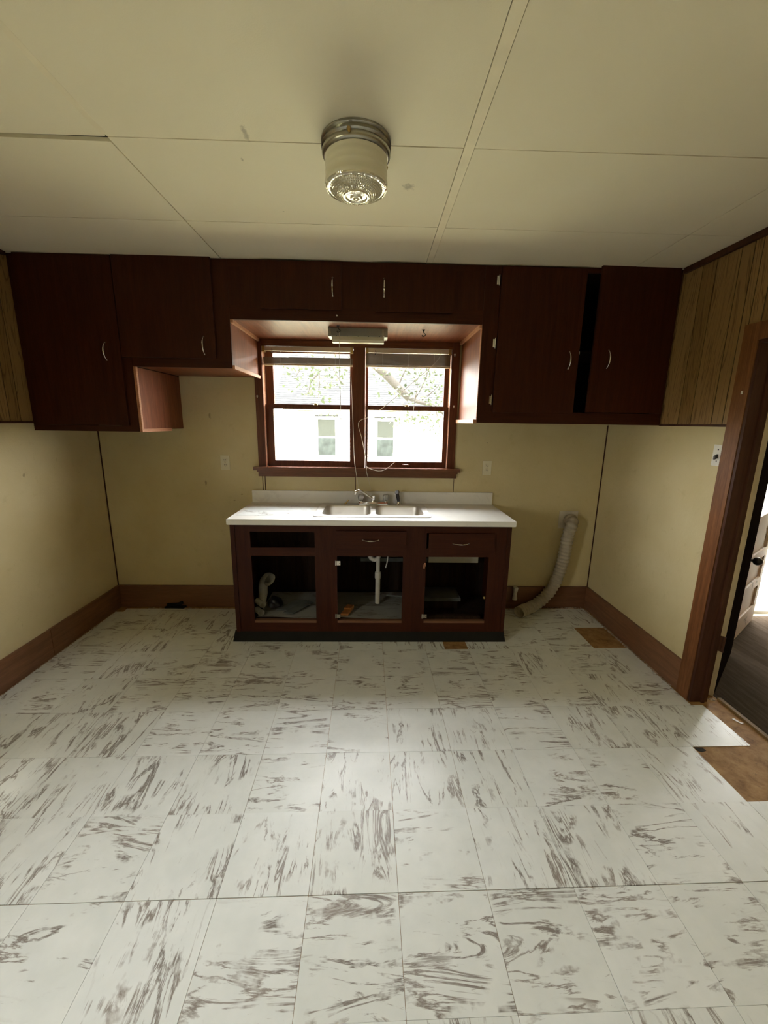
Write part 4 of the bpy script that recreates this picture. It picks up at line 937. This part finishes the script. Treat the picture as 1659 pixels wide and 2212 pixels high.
for _ in range(160):
    c = Vector((random.uniform(4.0, 4.8), random.uniform(4.4, 4.74), -.024+random.uniform(0, .03))); a = random.uniform(0, 6.28); s = random.uniform(.02, .045)
    q = [bm.verts.new(c+Vector((math.cos(a+b)*s*m_, math.sin(a+b)*s*m_, random.uniform(0, .012)))) for b, m_ in ((0, 1), (1.5, .6), (3.1, 1), (4.7, .6))]; bm.faces.new(q)
tag(obj('dry_leaves', bm, M['leaf_litter'], None), 'orange dry leaves drifted on the deck', 'leaves', kind='stuff')
# neighbour's house
NY = 18.0
nb = thing('neighbour_house', 'white clapboard house with grey roof beyond the window', 'house', (0, NY, GZ))
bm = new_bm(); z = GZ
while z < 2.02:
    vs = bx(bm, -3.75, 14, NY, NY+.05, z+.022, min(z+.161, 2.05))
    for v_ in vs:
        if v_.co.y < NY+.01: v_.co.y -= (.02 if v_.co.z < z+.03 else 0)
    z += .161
box('siding_shadow_backing', -3.75, 14, NY+.06, NY+7, GZ, 2.05, M['gap'], nb)  # near-black body seen through the board slits, stands in for clapboard shadow lines
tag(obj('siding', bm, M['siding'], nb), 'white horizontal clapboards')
box('corner_board', -3.87, -3.75, NY-.06, NY+.04, GZ, 2.05, M['ext_trim'], nb)
box('downspout', .93, 1.02, NY-.16, NY-.05, GZ, 2.0, M['ext_trim'], nb)
box('eave', -4.2, 14, NY-.45, NY+.1, 2.05, 2.20, M['ext_trim'], nb)
def nwin(x0, x1, z0, z1):
    f = box('window', x0-.10, x1+.10, NY-.09, NY-.04, z0-.10, z1+.12, M['ext_trim'], nb)
    zm = (z0+z1)/2+.02
    box('pane', x0, x1, NY-.10, NY-.091, zm+.04, z1, M['curtain'], f); box('pane', x0, x1, NY-.10, NY-.091, z0, zm-.04, M['pane_dark'], f)
    box('sash_rail', x0, x1, NY-.11, NY-.091, zm-.04, zm+.04, M['ext_trim'], f)
    box('head_trim', x0-.13, x1+.13, NY-.14, NY-.04, z1+.12, z1+.18, M['shingle'], f)
nwin(-2.40, -1.66, .11, 1.64); nwin(.14, .84, .09, 1.60)
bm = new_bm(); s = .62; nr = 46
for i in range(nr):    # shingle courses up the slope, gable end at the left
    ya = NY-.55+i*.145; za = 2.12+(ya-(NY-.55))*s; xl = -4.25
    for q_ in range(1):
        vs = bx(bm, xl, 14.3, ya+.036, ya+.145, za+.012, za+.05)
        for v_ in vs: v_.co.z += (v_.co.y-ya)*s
bmr = new_bm(); q0 = NY-.55; q1 = NY-.55+nr*.145; pv = [bmr.verts.new(p) for p in ((-4.25, q0, 2.12), (14.3, q0, 2.12), (14.3, q1, 2.12+(q1-q0)*s), (-4.25, q1, 2.12+(q1-q0)*s))]; bmr.faces.new(pv); bmesh.ops.solidify(bmr, geom=bmr.faces[:], thickness=.02); obj('course_shadow_backing', bmr, M['gap'], nb)  # near-black sheet under the slit courses, painted shade for the shingle lines
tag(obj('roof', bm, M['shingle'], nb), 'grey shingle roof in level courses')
# tree: trunk to the left, a limb arching down across the right sash, leaf sprays
tr_ = thing('tree', 'leafy tree with a thick limb crossing the window view', 'tree', (-4.6, 8.2, GZ))
bm = new_bm(); tube(bm, smooth_path([(-4.6, 8.2, GZ), (-4.55, 8.2, 1), (-4.4, 8.2, 2.6), (-4.0, 8.1, 4.0), (-3.6, 8.2, 6.5)]), [.28-.006*i for i in range(33)], 14); obj('trunk', bm, M['bark'], tr_, smooth=True)
bm = new_bm(); lp = [(-4.15, 8.1, 3.4), (-2.8, 8.05, 4.1), (-1.2, 8.0, 3.55), W(815, 790, 8.0), W(850, 825, 8.0), W(885, 862, 8.0)]
sp_ = smooth_path(lp, 8); tube(bm, sp_, [.14-.075*i/len(sp_) for i in range(len(sp_))], 12)
tube(bm, smooth_path([W(880, 857, 8.0), W(905, 868, 7.9), W(935, 876, 7.8), W(965, 900, 7.8)]), [.05-.0012*i for i in range(25)], 8)
obj('limb', bm, M['bark'], tr_, smooth=True)
bm = new_bm(); tw = [[W(700, 770, 7.5), W(690, 800, 7.5), W(690, 830, 7.5), W(687, 860, 7.5)], [W(686, 808, 7.5), W(672, 825, 7.5), W(666, 848, 7.5)], [W(716, 785, 7.6), W(728, 812, 7.6), W(742, 830, 7.6)],
     [(-1.6, 8.0, 3.7), W(705, 740, 7.6), W(700, 770, 7.5)], [W(895, 862, 8), W(912, 835, 7.9), W(925, 800, 7.8), W(930, 770, 7.8)], [W(905, 868, 8), W(930, 850, 7.9), W(950, 830, 7.9)], [W(940, 880, 7.8), W(948, 915, 7.7), W(951, 945, 7.7)], [W(860, 835, 8), W(875, 800, 7.9), W(890, 775, 7.9)],
     [(-2.2, 8.0, 3.95), W(640, 750, 7.6), W(650, 790, 7.5), W(640, 812, 7.5)]]
for p in tw: q = smooth_path(p, 5); tube(bm, q, [.016-.010*i/len(q) for i in range(len(q))], 6)
obj('twigs', bm, M['bark'], tr_, smooth=True)
bm = new_bm(); rn = random.Random(3)
def spray(px, py, Y, n, sx_, sz_):
    c = Vector(W(px, py, Y))
    for _ in range(n):
        p = c+Vector((rn.gauss(0, sx_), rn.gauss(0, .25), rn.gauss(0, sz_))); d = Vector((rn.uniform(-1, 1), rn.uniform(-.6, .6), rn.uniform(-1, .2))).normalized(); s = rn.uniform(.035, .075)
        n_ = Vector((rn.uniform(-1, 1), rn.uniform(-1, 1), rn.uniform(-1, 1))); side = d.cross(n_).normalized()*s*.42
        bm.faces.new([bm.verts.new(q) for q in (p, p+d*s*.5+side, p+d*s*1.15, p+d*s*.5-side)])
for a in ((640, 800, 7.5, 45, .16, .10), (668, 815, 7.5, 55, .18, .13), (700, 800, 7.5, 75, .20, .13), (722, 815, 7.6, 65, .20, .14), (690, 845, 7.5, 40, .16, .10), (735, 790, 7.6, 45, .15, .12), (652, 838, 7.5, 25, .14, .07),
          (820, 805, 7.8, 30, .12, .10), (880, 800, 7.9, 60, .2, .10), (915, 815, 7.9, 120, .20, .16), (935, 845, 7.8, 120, .20, .16), (925, 785, 7.8, 90, .2, .10), (945, 870, 7.8, 60, .16, .10), (865, 845, 7.9, 30, .15, .08),
          (870, 905, 7.6, 55, .16, .06), (905, 900, 7.6, 65, .2, .06), (935, 912, 7.6, 45, .15, .07), (948, 935, 7.6, 20, .05, .12), (695, 895, 7.6, 16, .14, .03), (885, 858, 7.9, 40, .2, .08)): spray(*a)
for _ in range(900):   # the crown above and to the left
    p = Vector((rn.gauss(-4.2, 1.3), rn.gauss(8.4, .9), rn.gauss(5.8, .75)))
    d = Vector((rn.uniform(-1, 1), rn.uniform(-1, 1), rn.uniform(-1, .3))).normalized(); s = rn.uniform(.08, .16); side = d.cross(Vector((rn.uniform(-1, 1), .3, 1))).normalized()*s*.42
    bm.faces.new([bm.verts.new(q) for q in (p, p+d*s*.5+side, p+d*s*1.15, p+d*s*.5-side)])
tag(obj('foliage', bm, M['leaf'], tr_), kind='stuff')
